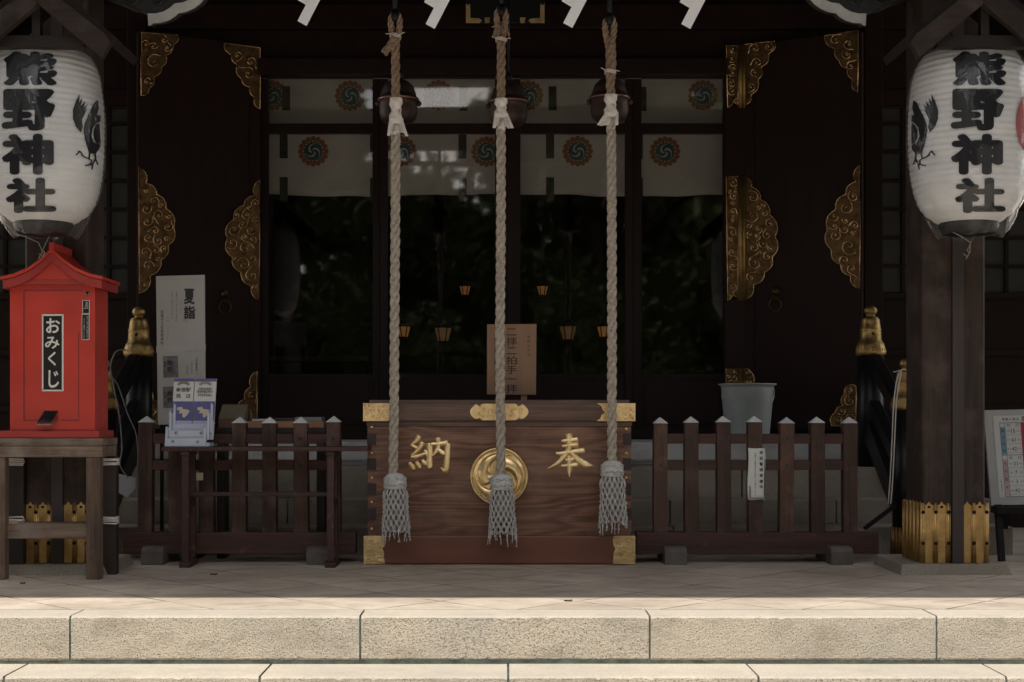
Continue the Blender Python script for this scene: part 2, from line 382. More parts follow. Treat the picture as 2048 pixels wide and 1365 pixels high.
FLOOR = floor_mat()
GOLD = gold('pale gilded plate', (.80,.60,.32), (.62,.43,.20), .42, .5, 55)
GOLDP = gold('polished gilt', (.86,.66,.36), (.68,.48,.23), .33, .06, 25)
GOLDL = gold('gilt lettering', (.92,.72,.40), (.72,.52,.26), .42, .15, 60)
BRONZE = gold('tarnished gilt relief', (.19,.112,.056), (.075,.043,.02), .42, .5, 70, 25)
SCROLL = gold('polished highlight relief', (.58,.38,.195), (.28,.17,.08), .22, .2, 60, 25)  # raised scrolls brighter: polish plus highlights put into the colour
BRASS = gold('aged brass', (.46,.31,.125), (.27,.175,.065), .5, .2, 50)
SHOE = gold('ridged brass shoe', (.58,.385,.165), (.40,.25,.095), .52, .15, 60)
SHOED = gold('dull brass shoe', (.36,.22,.09), (.2,.12,.05), .5, .3, 60)
IRON = M('dark iron', (.02,.018,.018), (.01,.01,.01), rough=.5, metal=.8)
STEEL = M('bare steel', (.45,.45,.44), (.3,.3,.3), rough=.3, metal=1)
ROPEN = M('hemp rope', (.52,.46,.385), (.30,.255,.205), scale=60, rough=.9, bs=.7, bscale=320, spec=.1)
ROPEO = M('old brown rope', (.36,.25,.17), (.19,.13,.09), scale=60, rough=.9, bs=.7, bscale=320, spec=.1)
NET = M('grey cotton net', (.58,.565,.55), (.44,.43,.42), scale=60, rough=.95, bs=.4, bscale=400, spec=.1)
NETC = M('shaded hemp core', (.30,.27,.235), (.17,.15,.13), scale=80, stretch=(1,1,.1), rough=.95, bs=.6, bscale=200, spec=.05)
CLOTHW = paper('white cotton wrap', (.66,.60,.55))
SHIDE = paper('white paper streamer', (.80,.80,.82), dirt=.05)
CURT = paper('cream curtain cloth', (.80,.84,.88), trans=.25)
LANTP = paper('white lantern paper', (.57,.565,.565), trans=.05, dirt=.16)
INK = M('black ink', (.008,.008,.010), (.012,.012,.015), rough=.6, spec=.2)
INKB = M('printed black', (.02,.02,.022), (.02,.02,.022), rough=.6)
SIGNB = M('black enamel plate', (.012,.011,.010), (.016,.015,.013), rough=.3)
WHITEP = M('white print', (.68,.66,.62), (.6,.58,.55), rough=.5)
RED = M('vermilion paint', (.49,.036,.020), (.36,.027,.016), scale=3, rough=.44, bs=.08, bscale=45, rvar=.12, detail=9)
REDD = M('vermilion moulding', (.33,.028,.02), (.27,.023,.017), scale=6, rough=.45, bs=.05)
POST = paper('poster paper', (.40,.385,.37), dirt=.06)
PLAQ = M('light brown board', (.27,.15,.082), (.21,.112,.06), stretch=(1,1,.15), scale=14, rough=.5)
BUCK = M('grey green plastic', (.34,.365,.355), (.29,.315,.305), rough=.38, spec=.4)
WCAP = M('white painted cap', (.62,.62,.61), (.45,.45,.45), rough=.5)
TEAL = M('teal crest dye', (.05,.15,.20), (.04,.12,.17), rough=.8)
ORNG = M('orange crest dye', (.36,.18,.11), (.29,.14,.085), rough=.8)
STRAP = M('black braided strip', (.03,.032,.036), (.10,.10,.10), scale=90, rough=.8)
BELLM = M('dark copper bell', (.06,.034,.027), (.03,.019,.016), rough=.52, metal=.7, bs=.12, scale=12, bscale=18)
FILM = film('clear plastic cover'); GLASS = glass('window glass')
WPAINT = M('white painted edge', (.52,.51,.49), (.40,.39,.37), rough=.6)
CARVE = M('carved dark timber', (.022,.021,.020), (.012,.011,.011), scale=20, rough=.65, bs=.5, bscale=30)
# ================================================================ setting
def ground():
    m, t, b = nodes('gravel court'); v = obj_vec(t, rand=False)
    t.links.new(ramp(t, noise(t, v, 30, 6, .8), [(.3, (.33,.30,.26)), (.7, (.56,.52,.46))]), b.inputs['Base Color']); b.inputs['Roughness'].default_value = .9
    MB().box(-70, 70, -90, 30, -1.2, -.9).build('ground', m, kind='structure')
ground()
MB().box(-7, 7, 5.488, 16, -.6, 0).build('porch_floor', FLOOR, kind='structure')
def stone_steps():
    J = [[-6.2,-5.1,-4.0,-2.80,-1.621,-.540,.540,1.608,2.75,3.9,5.1,6.2], [-6.2,-5.3,-4.4,-3.5,-2.65,-1.78,-.871,.0117,.90,1.78,2.65,3.5,4.4,5.3,6.2]]
    lv = [(0.0, 5.30, 5.482), (-.18, 5.048, 5.29), (-.36, 4.78, 5.04), (-.54, 4.51, 4.77), (-.72, 4.24, 4.50)]
    mb = MB(); g = MB()
    for k, (z, y0, y1) in enumerate(lv):
        js = J[k % 2]
        for a, b in zip(js, js[1:]):
            dz = rnd(-.0012, .0012); dy = rnd(-.0015, .0015)
            n = 22; th = .165
            vs = []; e = .0032+rnd(0,.0015)
            # front face slightly irregular along its lower arris, own material on tread
            yb = y1+(.02 if k else -.002); N = 70 if k < 2 else 4; q0 = len(mb.v)
            for i in range(N+1):                              # hand dressed block: worn, slightly ragged arrises
                u = i/N; x = a+e+(b-a-2*e)*u; end = .004 if i in (0, N) else 0
                j1 = abs(random.gauss(0, .0011))+(.006*random.random() if random.random() < .03 else 0)+end; j2 = abs(random.gauss(0, .0016))+(.008*random.random() if random.random() < .05 else 0)
                mb.v += [Vector(p) for p in ((x, yb, z-th), (x, y0+dy+.006, z-th-.002), (x, y0+dy+rnd(0,.0008), z-th+.006+j2), (x, y0+dy+rnd(0,.0008), z-.006-j1+dz), (x, y0+dy+.0045+j1*.6, z+dz), (x, yb, z+dz))]
            for i in range(N):
                for r_, mi in ((0,0),(1,0),(2,0),(3,1),(4,1),(5,0)):
                    n0 = q0+i*6+r_; n1 = q0+i*6+(r_+1) % 6; mb.f.append([n0, n1, n1+6, n0+6]); mb.sm.append(False); mb.mi.append(mi)
            mb.f += [[q0+r_ for r_ in range(6)], [q0+N*6+r_ for r_ in range(6)][::-1]]; mb.sm += [False]*2; mb.mi += [0, 0]
        g.box(js[0], js[-1], y0+.005, y1-.004, z-.185, z-.006)
    s = mb.build('stone_steps', [STEP, TREAD], kind='structure')
    g.build('mortar_bed', MORT, kind='structure')
stone_steps()
def hall_steps():
    mb = MB(); X = 2.72
    rows = [(7.60, .0, .15, [-2.72,-1.9,-.95,0,.9,1.82,2.72]), (7.85, .15, .281, [-2.72,-2.2,-1.2,-.3,.911,1.829,2.72]), (8.10, .281, .451, [-2.72,-1.6,-.6,.4,1.35,2.3,2.72])]
    for d, z0, z1, js in rows:
        for a, b in zip(js, js[1:]): mb.box(a+.003, b-.003, d, d+.4, z0-.01, z1+rnd(-.001,.001))
    mb.box(-X, X, 7.65, 9.4, -.1, .14); mb.box(-X, X, 8.2, 9.4, .1, .44)
    mb.m = 1; mb.box(-X, X, 8.40, 9.3, .455, .588)
    o = mb.build('hall_steps', [STEPD, PALE], bevel=.006, kind='structure')
    r = MB()
    for z, hgt in ((.452, .010), (.474, .016)): r.box(-X, X, 8.386, 8.42, z, z+hgt)
    r.build('metal_edge_rail', STEEL, kind='structure')
hall_steps()

# ================================================================ hall building
HALL = thing('shrine_hall', 'dark lacquered shrine hall with glazed doors, gilt fitted folding doors and front porch pillars', 'shrine building', (0, 9.4, 0))
def d2(px, d): return (px-CX)*d/F
def walls():
    W = 9.45; mb = MB()
    xl, xr = d2(522, W), d2(1450, W); wl, wr = -2.485, 2.475
    zt, zb = 2.79, 1.547
    for s in (-1, 1):
        a, b = (wr, 6.0) if s > 0 else (-6.0, wl)
        i0, i1 = (xr, wr) if s > 0 else (wl, xl)
        mb.box(i0, i1, W, W+.12, .0, 4.9)
        mb.box(a, b, W, W+.12, zt, 4.9); mb.box(a, b, W, W+.12, 0, zb)
        for z in (1.547, 1.17, .80, .62): mb.box(a, b, W-.035, W-.002, z-.03, z+.012)
        mb.box(a, b, W-.05, W-.002, 2.80, 2.90)
        for x in (2.43, 3.9, 5.3): mb.box(s*x-.06, s*x+.06, W-.08, W-.003, 0, 4.9)
    mb.box(xl, xr, W, W+.12, 3.10, 4.9)
    mb.box(-6, 6, W-.07, W-.004, 3.30, 3.46)
    mb.build('wall', LACQ2, HALL, bevel=.003)
    for s in (-1, 1):
        x0, x1 = (wr, 3.84) if s > 0 else (-3.84, wl)
        pane = MB().box(x0, x1, W+.03, W+.036, zb, zt)
        g = MB(); x = x0
        while x < x1: g.box(x-.012, x+.012, W+.0, W+.026, zb, zt); x += .172
        z = zb
        while z < zt+.01: g.box(x0, x1, W+.002, W+.028, z-.011, z+.011); z += .19
        wn = g.build('lattice_window', LACQ2, HALL)
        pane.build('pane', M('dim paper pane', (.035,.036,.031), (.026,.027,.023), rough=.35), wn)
    MB().box(d2(522, W), d2(1450, W), 9.34, 9.449, 2.985, 3.094).build('lintel', LACQ2, HALL, bevel=.004)
    MB().box(d2(522, W), d2(1450, W), 9.32, 9.5, .585, .655).build('door_sill', LACQ2, HALL, bevel=.004)
    # room behind the glass
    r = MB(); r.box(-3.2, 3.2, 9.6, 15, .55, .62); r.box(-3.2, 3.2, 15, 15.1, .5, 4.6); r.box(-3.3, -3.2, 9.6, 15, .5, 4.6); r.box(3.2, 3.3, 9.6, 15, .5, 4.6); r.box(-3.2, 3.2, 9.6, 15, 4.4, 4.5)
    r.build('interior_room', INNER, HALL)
    # porch roof
    rf = MB(); y0, z0 = 3.71, 4.25
    rf.prism([(-6.2, y0, z0), (-6.2, y0, z0+.3), (-6.2, 9.5, 6.2), (-6.2, 9.5, 5.6)], (12.4, 0, 0))
    rf.box(-6.2, 6.2, y0+.02, y0+.16, z0-.05, z0-.004)
    x = -6
    while x < 6.05: rf.bar((x, y0+.1, z0-.01), (x, 9.45, 5.55), .07, .09); x += .3
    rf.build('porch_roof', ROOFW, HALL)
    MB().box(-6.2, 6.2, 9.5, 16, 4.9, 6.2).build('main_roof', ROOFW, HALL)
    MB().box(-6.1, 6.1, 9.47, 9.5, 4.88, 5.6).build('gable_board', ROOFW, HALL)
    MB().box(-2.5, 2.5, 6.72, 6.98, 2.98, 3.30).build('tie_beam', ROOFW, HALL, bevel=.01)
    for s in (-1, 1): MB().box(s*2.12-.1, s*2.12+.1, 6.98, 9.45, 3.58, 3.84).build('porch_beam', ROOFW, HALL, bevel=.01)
walls()
def glass_doors():
    for k, (xa, xb, pa, pb) in enumerate([(522,760,537,745), (760,1014,776,990), (1014,1266,1041,1250), (1266,1450,1283,1447)]):
        d = 9.40 if k in (0, 3) else 9.365
        f = MB()
        rows = [(157, 247), (268, 748)]
        for a, b in ((xa, pa), (pb, xb)): f.pbox(a, 158, b, 862, d, .035)
        for a, b in ((150, 157), (247, 268), (748, 862)): f.pbox(pa, a, pb, b, d+.003, .029)
        f.pbox(pa+6, 760, pb-6, 850, d-.004, .006)
        o = f.build('sliding_door', LACQ2, HALL, bevel=.003)
        for nm, (a, b) in zip(('upper_pane', 'lower_pane'), rows):
            MB().pbox(pa-1, a-1, pb+1, b+1, d+.012, .004).build(nm, GLASS, o)
glass_doors()

def inside(px, py, poly):
    c = False; j = len(poly)-1
    for i in range(len(poly)):
        xi, yi = poly[i]; xj, yj = poly[j]
        if (yi > py) != (yj > py) and px < (xj-xi)*(py-yi)/(yj-yi)+xi: c = not c
        j = i
    return c
def lobes(key, straight=(), k=.22, n=5):
    """outline whose segments bulge outward like cusped metalwork"""
    cx = sum(p[0] for p in key)/len(key); cy = sum(p[1] for p in key)/len(key); out = []
    for i, a in enumerate(key):
        b = key[(i+1) % len(key)]; out.append(a)
        if i in straight: continue
        mx, my = (a[0]+b[0])/2, (a[1]+b[1])/2; nx, ny = b[1]-a[1], a[0]-b[0]
        if (mx+nx*.01-cx)**2+(my+ny*.01-cy)**2 < (mx-cx)**2+(my-cy)**2: nx, ny = -nx, -ny
        for j in range(1, n):
            u = j/n; h = k*4*u*(1-u); out.append((a[0]+(b[0]-a[0])*u+nx*h, a[1]+(b[1]-a[1])*u+ny*h))
    return out
def fitting(name, key, straight, mp, parent, mat, rs=(8, 19), count=20, th=.005, tr=.0056, tries=900, border=True, lk=.22):
    poly = lobes(key, straight, k=lk); mb = MB()
    area = sum(poly[i][0]*poly[(i+1) % len(poly)][1]-poly[(i+1) % len(poly)][0]*poly[i][1] for i in range(len(poly)))
    if area < 0: poly = poly[::-1]
    n = len(poly)
    mb.add([mp(x, y, th) for x, y in poly]+[mp(x, y, 0) for x, y in poly],
           [tuple(range(n)), tuple(range(n, 2*n))[::-1]]+[(i, n+i, n+(i+1) % n, (i+1) % n) for i in range(n)])
    mb.m = 1
    if border: mb.tube([mp(x, y, th) for x, y in poly], tr*.9, 6, closed=True)
    got = []
    for _ in range(tries):
        if len(got) >= count: break
        x = rnd(min(p[0] for p in poly), max(p[0] for p in poly)); y = rnd(min(p[1] for p in poly), max(p[1] for p in poly))
        r = rnd(*rs)*(1 if len(got) < count*.5 else .6)
        if not all(inside(x+r*math.cos(a)*1.05, y+r*math.sin(a)*1.05, poly) for a in (0,1,2,3,4,5,6)): continue
        if any((x-q[0])**2+(y-q[1])**2 < (r*.9+q[2])**2 for q in got): continue
        got.append((x, y, r)); sg = random.choice((-1, 1)); st = rnd(0, 6.3); pts = []; rad = []
        for i in range(22):
            u = i/21; a = st+sg*u*7.0; q = r*(1-u*.85)
            pts.append(mp(x+q*math.cos(a), y+q*math.sin(a), th+.001+.003*u)); rad.append(tr*(1.25-.5*u))
        # leaf curl trailing off the spiral
        a = st; tx, ty = x+r*math.cos(a), y+r*math.sin(a); l = r*rnd(.7, 1.4)
        dx, dy = sg*math.sin(a), -sg*math.cos(a); e = []
        for i in range(5):
            u = (5-i)/5; e.append(mp(tx+dx*l*u+math.cos(a)*l*.35*u*u, ty+dy*l*u+math.sin(a)*l*.35*u*u, th+.001))
        if inside(tx+dx*l+math.cos(a)*l*.35, ty+dy*l+math.sin(a)*l*.35, poly): pts = e+pts; rad = [tr*.4, tr*.7, tr, tr*1.1, tr*1.2]+rad
        mb.tube(pts, rad, 6)
        mb.ball(mp(x, y, th+.001), tr*1.5, 6)
    return mb.build(name, [mat, SCROLL if mat is BRONZE else mat], parent)
def ring(cx, cy, mp, parent):
    mb = MB(); mb.ball(mp(cx, cy-14, .008), .028, 10, sy=.6)
    mb.ball(mp(cx, cy-12, .022), .014, 8)
    mb.tube([mp(cx+12*math.sin(a), cy+13-13*math.cos(a), .022+.004*math.cos(a)) for a in [i*math.pi/12 for i in range(24)]], .0045, 8, closed=True)
    mb.build('ring_handle', BRONZE, parent)
def leaf_door(pa, da, pb, db, nm):
    A = Vector((d2(pa, da), da, 0)); B = Vector((d2(pb, db), db, 0)); t = (B-A); nr = Vector((t.y, -t.x, 0)).normalized()
    if nr.y > 0: nr = -nr
    def mp(px, py, off=0.0):
        q = (px-CX)/F; u = (q*A.y-A.x)/(t.x-q*t.y); p = A+t*u
        return Vector((p.x, p.y, H+(CY-py)*p.y/F))+nr*off
    b = MB(); z0, z1 = .66, 3.187
    b.prism([A+Vector((0,0,z0)), B+Vector((0,0,z0)), B+Vector((0,0,z1)), A+Vector((0,0,z1))], -nr*.05)
    for u0, u1 in ((0, .09), (.91, 1)):                   # stiles
        b.prism([A+t*u0+Vector((0,0,z0)), A+t*u1+Vector((0,0,z0)), A+t*u1+Vector((0,0,z1)), A+t*u0+Vector((0,0,z1))], nr*.006)
    for k in range(0):
        u = k/6; b.prism([A+t*(u-.004)+Vector((0,0,z0)), A+t*(u+.004)+Vector((0,0,z0)), A+t*(u+.004)+Vector((0,0,z1)), A+t*(u-.004)+Vector((0,0,z1))], nr*.004)
    o = b.build('folding_door', LACQ, HALL)
    return o, (lambda x, y, off=0.0: mp(x, y, off+.0065))
def folding_doors():
    o, mp = leaf_door(1488, 9.38, 1724, 9.04, 'r')
    K = [(1490,90),(1551,83),(1538,108),(1523,135),(1517,160),(1503,190),(1490,212)]
    fitting('corner_fitting', K, (0, 6), mp, o, BRONZE)
    K = [(1650,72),(1718,62),(1716,186),(1706,160),(1697,138),(1680,122),(1672,98)]
    fitting('corner_fitting', K, (0, 1), mp, o, BRONZE)
    K = [(1490,354),(1505,375),(1522,400),(1540,430),(1551,474),(1545,515),(1530,545),(1508,570),(1491,600)]
    fitting('edge_fitting', K, (8,), mp, o, BRONZE, count=18)
    K = [(1721,330),(1712,365),(1692,390),(1672,420),(1656,460),(1664,500),(1682,530),(1702,552),(1720,578)]
    fitting('edge_fitting', K, (8,), mp, o, BRONZE, count=18)
    K = [(1700,770),(1713,775),(1713,852),(1664,852),(1672,825),(1686,812),(1690,790)]
    fitting('corner_fitting', K, (1, 2), mp, o, BRONZE, count=7)
    K = [(1490,738),(1502,744),(1506,770),(1520,800),(1530,852),(1490,852)]
    fitting('corner_fitting', K, (4, 5), mp, o, BRONZE, count=7)
    ring(1553, 597, mp, o)
    # hinge stile with its own half fittings
    d = 9.38; b = MB().box(d2(1450, d), d2(1489, d), 9.372, 9.42, .66, 3.187)
    j = b.build('hinge_stile', LACQ, HALL); mq = lambda x, y, off=0.0: P(x, y, 9.371, off)
    for y0, y1 in ((92, 216), (353, 602), (738, 852)):
        fitting('hinge_plate', [(1452,y0),(1476,y0),(1476,y1-6),(1466,y1-22),(1455,y1)], (0,1,4), mq, j, BRONZE, rs=(6, 10), count=8 if y1-y0 < 200 else 16)
        h = MB()
        for cxp, rr in ((1481, .016), (1488, .011)): h.tube([P(cxp, y0-1, 9.362), P(cxp, y1, 9.362)], rr, 12)
        h.build('hinge_barrel', BRASS, j)
    o, mp = leaf_door(521, 9.38, 276, 9.04, 'l')
    fitting('corner_fitting', [(282,66),(356,71),(345,90),(331,112),(322,135),(306,155),(297,178),(282,193)], (0, 7), mp, o, BRONZE)
    fitting('corner_fitting', [(448,87),(520,97),(519,219),(508,195),(499,175),(482,158),(474,130),(462,110)], (0, 1), mp, o, BRONZE)
    fitting('edge_fitting', [(278,335),(291,368),(313,390),(331,418),(346,456),(335,492),(321,520),(299,552),(278,588)], (8,), mp, o, BRONZE, count=18)
    fitting('edge_fitting', [(519,360),(508,392),(486,412),(466,440),(453,478),(464,515),(481,545),(502,572),(518,601)], (8,), mp, o, BRONZE, count=18)
    fitting('corner_fitting', [(514,742),(513,856),(468,856),(474,815),(489,800),(500,775)], (0, 1), mp, o, BRONZE, count=7)
    fitting('corner_fitting', [(278,742),(290,775),(305,800),(318,815),(324,856),(278,856)], (4, 5), mp, o, BRONZE, count=7)
    ring(448, 602, mp, o)
folding_doors()

# porch pillars with ridged brass shoes
def pillar(s):
    xc = s*2.119; hw = .150; y0 = 6.71; o = MB().box(xc-hw, xc+hw, y0, y0+.29, .05, 3.1).build('pillar', PILLAR, HALL, bevel=.022, seg=3)
    mb = MB()
    def face(org, ux, nn, skip=None):
        W = .30; n = 5; pw = W/n                          # petals with pointed tops between paired ridges
        for k in range(n):
            c = (k+.5)*pw
            if skip and skip[0] < c < skip[1]: continue
            pts = [(c-pw*.5, 0), (c+pw*.5, 0), (c+pw*.5, .262), (c+pw*.28, .274), (c+pw*.2, .272), (c, .288), (c-pw*.2, .272), (c-pw*.28, .274), (c-pw*.5, .262)]
            mb.prism([org+ux*a+Vector((0,0,b)) for a, b in pts], nn*.004)
        for k in range(n+1):
            c = k*pw
            if skip and skip[0] < c < skip[1]: continue
            for e, r in ((-.009, .0035), (0, .0075), (.009, .0035)):
                cc = min(max(c+e, .002), W-.002)
                q = org+ux*cc+nn*.005; mb.tube([q, q+Vector((0,0,.282 if e == 0 else .270))], r, 8)
    z = Vector((0,0,.052)); X = Vector((1,0,0)); Y = Vector((0,1,0))
    face(Vector((xc-.15, y0-.001, 0))+z, X, -Y, (.135, .190)); face(Vector((xc-.151, y0+.295, 0))+z, -Y, -X); face(Vector((xc+.151, y0-.005, 0))+z, Y, X)
    sh = mb.build('brass_shoe', SHOE, o)
    bt = MB()
    for k in range(6):
        c = xc-.15+k*.06
        if abs(k-2.7) < .4: continue
        for zz in (.115, .262):
            bt.ball((c, y0-.014, zz+.03), .009, 8)
        if k < 5 and not (.135 < (k+.5)*.06 < .190): bt.ball((c+.03, y0-.006, .315), .008, 8, sy=.3, sz=.8)
    bt.build('shoe_bolt', IRON, o)
    MB().box(xc+.012-.027, xc+.012+.027, y0-.026, y0-.002, .052, 3.0).build('cover_strip', M('plum brown strip', (.036,.024,.020), (.025,.017,.015), stretch=(1,1,.1), scale=20, rough=.6), o, bevel=.002)
    bs = MB(); x0, x1 = xc-.27, xc+.265; a, b = y0-.065, y0+.44
    bs.add([(x0,a,-.02),(x1,a,-.02),(x1,b,-.02),(x0,b,-.02),(x0+.012,a+.02,.05),(x1-.03,a+.02,.05),(x1-.03,b,.05),(x0+.012,b,.05)], [(0,3,2,1),(4,5,6,7),(0,1,5,4),(1,2,6,5),(2,3,7,6),(3,0,4,7)])
    bs.build('base_stone', STEPD, HALL, bevel=.006)
    # carved bracket with a white painted scalloped edge
    d = 6.86; mpq = plane(d); q = lambda x: x if s < 0 else 2028-x
    edge = [(296,36),(297,52),(303,50),(306,47),(322,46),(338,41),(350,33),(356,27),(372,24),(388,17),(400,8),(410,-4),(425,-25),(445,-60)]
    poly = [(q(445),-90),(q(160),-90),(q(160),-30),(q(205),-8),(q(240),4),(q(262),14),(q(280),18)]+[(q(x), y-7) for x, y in edge]
    br = MB().prism([mpq(x, y, 0) for x, y in poly], (0,.09,0)).build('carved_bracket', CARVE, HALL)
    inner = [(296,28),(312,28),(328,24),(340,17),(350,8),(366,6),(380,0),(392,-12),(410,-32),(430,-62)]
    e2 = MB().prism([mpq(q(x), y, .005) for x, y in edge[1:]]+[mpq(q(x), y, .005) for x, y in inner[::-1]], (0,.012,0))
    e2.build('white_edge', WPAINT, br)
    sc = MB()
    for (cx, cy, r, sg) in ((262,-4,16,1),(318,2,14,-1),(232,-22,16,-1)):
        sc.tube([mpq(q(cx+r*(1-.8*i/20)*math.cos(sg*i*.42)), cy+r*(1-.8*i/20)*math.sin(sg*i*.42), .004) for i in range(21)], .008, 6)
    sc.build('carved_scroll', CARVE, br)
for s in (-1, 1): pillar(s)

# name plaque above the doors: gilt corners on a dark frame
def plaque():
    d = 9.0; t = thing('name_plaque', 'dark framed plaque with gilt corner mounts hanging high above the glass doors', 'plaque', P(1010, 47, d))
    b = MB(); b.pbox(930, -150, 1090, 47, d, .03); b.build('board', BLACKW, t, bevel=.004)
    for x0, sg in ((932, 1), (1089, -1)):
        g = MB(); f = lambda x: x0+sg*x
        g.prism([P(f(0), 8, d, .006), P(f(4), 12, d, .006), P(f(8), 8, d, .006), P(f(9), 37, d, .006), P(f(27), 38, d, .006), P(f(32), 42, d, .006), P(f(27), 47, d, .006), P(f(0), 47, d, .006)], (0,.01,0))
        g.build('corner_mount', GOLD, t)
    for x in (969, 1040):
        MB().prism([P(x, 36, d, .006), P(x+11, 36, d, .006), P(x+9, 47, d, .006), P(x+1, 47, d, .006)], (0,.01,0)).build('edge_mount', GOLD, t)
plaque()

# things inside the hall
def curtains():
    for nm, lab, y0, y1, d, cr, st in (
        ('upper_curtain', 'cream curtain strip with crests in the upper row of panes', 138, 256, 9.72, [545,700,877,1056,1232,1405], [573,750,927,1105,1285]),
        ('lower_curtain', 'cream curtain with crests hanging to the top of the lower panes', 262, 391, 9.66, [452,627,803,973,1155,1330], [568,748,925,1100,1278])):
        t = thing('crested_curtain', lab, 'curtain', P(1000, y1, d), 'cream crested curtains behind the glass')
        nx, ny = 120, 10; vs = []; fs = []
        def wave(px, v): return .012*math.sin(px*.023+1.2*v)+.006*math.sin(px*.071+2*v)*(.4+v)
        for j in range(ny+1):
            for i in range(nx+1):
                px = 515+i*(940/nx); v = j/ny; py = y0+(y1-y0)*v+(2.2*math.sin(px*.011)+1.1*math.sin(px*.043))*v
                vs.append(P(px, py, d, wave(px, v)))
        for j in range(ny):
            for i in range(nx): fs.append((j*(nx+1)+i, j*(nx+1)+i+1, (j+1)*(nx+1)+i+1, (j+1)*(nx+1)+i))
        o = MB().add(vs, fs, True).build('cloth', CURT, t); so_ = o.modifiers.new('s', 'SOLIDIFY'); so_.thickness = .002; so_.offset = 0
        mp = lambda x, y, off=0.0: P(x, y, d, wave(x, (y-y0)/(y1-y0))+.004+off)
        cy = 192 if nm[0] == 'u' else 304
        for c in cr:
            if c < 520: continue
            mb = MB(); R = 32
            for k in range(16):                              # petal ring
                a = k*math.pi/8
                mb.m = 0; mb.prism([mp(c+R*.80*math.cos(a)+R*.165*math.cos(b), cy+R*.80*math.sin(a)+R*.165*math.sin(b), .0006) for b in [i*math.pi/4 for i in range(8)]], (0,-.0008,0))
                mb.prism([mp(c+R*.64*math.cos(a+.2)+R*.085*math.cos(b), cy+R*.64*math.sin(a+.2)+R*.085*math.sin(b), .0006) for b in [i*math.pi/3 for i in range(6)]], (0,-.0006,0))
            mb.m = 1; mb.prism([mp(c+18.5*math.cos(a), cy+18.5*math.sin(a), .0008) for a in [i*math.pi/16 for i in range(32)]], (0,-.0008,0))
            mb.m = 2
            for k in range(3):                               # pale swirl between three commas
                a0 = k*2*math.pi/3+.3; pts = []; ws = []
                for i in range(14):
                    u = i/13; a = a0+u*2.6; r = 17.5*(.12+.80*u); pts.append((c+r*math.cos(a), cy+r*math.sin(a))); ws.append(1.0+3.6*math.sin(math.pi*min(1, u*1.1))*(1-u*.55))
                mb.ribbon(pts, ws, mp, .0024)
            mb.build('crest', [ORNG, TEAL, CURT], t)
        for c in st:
            mb = MB()
            for a, b in (((174, 222),) if nm[0] == 'u' else ((268, 318), (356, 404))):
                n = 6
                for k in range(n):
                    yy = a+(b-a)*k/n; hh = (b-a)/n
                    for sx in (-1, 1):
                        mb.prism([mp(c+sx*7.5, yy, .003), mp(c+sx*7.5, yy+hh*.62, .003), mp(c+sx*1.2, yy+hh*1.0, .003), mp(c+sx*1.2, yy+hh*.38, .003)], (0,-.003,0))
                mb.prism([mp(c-8, a, .002), mp(c+8, a, .002), mp(c+8, b, .002), mp(c-8, b, .002)], (0,-.002,0))
            mb.build('braided_strip', STRAP, t)
curtains()
def room_lanterns():
    LG = emit('warm lantern glow', (1, .45, .17), .065); LD = emit('faint reflection glow', (1, .6, .3), .02)
    spec = [(930, 580, 12.5, 11, LG, 'far left of the centre rope, small and glowing'), (1085, 580, 12.5, 11, LG, 'far right of the centre rope, small and glowing'),
            (808, 662, 11.2, 13, LG, 'low beside the left bell rope'), (1207, 662, 11.2, 13, LG, 'low beside the right bell rope'),
            (886, 667, 10.8, 17, LD, 'added as pale reflection, left of centre rope'), (1136, 664, 10.8, 17, LD, 'added as pale reflection, right of centre rope')]  # faint pair stands in for pale reflections in the glass
    for px, py, d, r, m, lab in spec:
        c = P(px, py, d); k = d/F; t = thing('hanging_lantern', 'small six sided lantern inside the hall '+lab, 'lantern', c, 'lanterns hanging inside the hall')
        b = MB(); b.lathe([(r*.62*k, -r*.9*k), (r*k, r*.6*k)], c, 6).build('shade', m, t)
        f = MB()
        for i in range(6):
            a = i*math.pi/3; q = Vector((math.cos(a), math.sin(a), 0)); f.tube([c+q*r*.64*k+Vector((0,0,-r*.95*k)), c+q*r*1.02*k+Vector((0,0,r*.65*k))], .0045, 5)
        f.lathe([(r*1.35*k, r*.62*k), (r*.5*k, r*1.25*k), (r*.12*k, r*1.5*k)], c, 6); f.lathe([(r*.4*k, -r*1.2*k), (r*.7*k, -r*.92*k)], c, 6)
        f.tube([c+Vector((0,0,r*1.4*k)), (c.x, c.y, 4.42)], .005, 6); f.build('frame', IRON, t)
room_lanterns()
def offerings():
    V = M('white porcelain', (.55,.55,.53), (.45,.45,.44), rough=.25)
    t = thing('offering_table', 'low dark offering table inside the left glass door', 'table', P(640, 748, 11.0)*1.0)
    c = Vector((t.location.x, 11.0, .62)); t.location = c
    b = MB(); b.box(c.x-.38, c.x+.38, 10.9, 11.25, 1.16, 1.20); b.build('top', BENCH, t)
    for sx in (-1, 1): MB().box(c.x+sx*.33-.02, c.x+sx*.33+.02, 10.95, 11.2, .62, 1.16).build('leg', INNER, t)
    for px, hgt, r, lab in ((606, .34, .075, 'white jar with a draped cloth beside the offering table inside the hall'), (668, .22, .045, 'small pale vase standing right of the draped jar inside the hall'), (1240, .34, .08, 'pale round drum jar inside the third glass door')):
        x = d2(px, 10.6); o = MB().lathe([(r*.8, 0), (r, hgt*.4), (r*1.02, hgt*.7), (r*.6, hgt*.85), (r*.5, hgt*.9), (r*.62, hgt)], (x, 10.6, .62), 24).build('jar', V, None, loc=(x, 10.6, .62)); tag(o, lab, 'jar')
offerings()
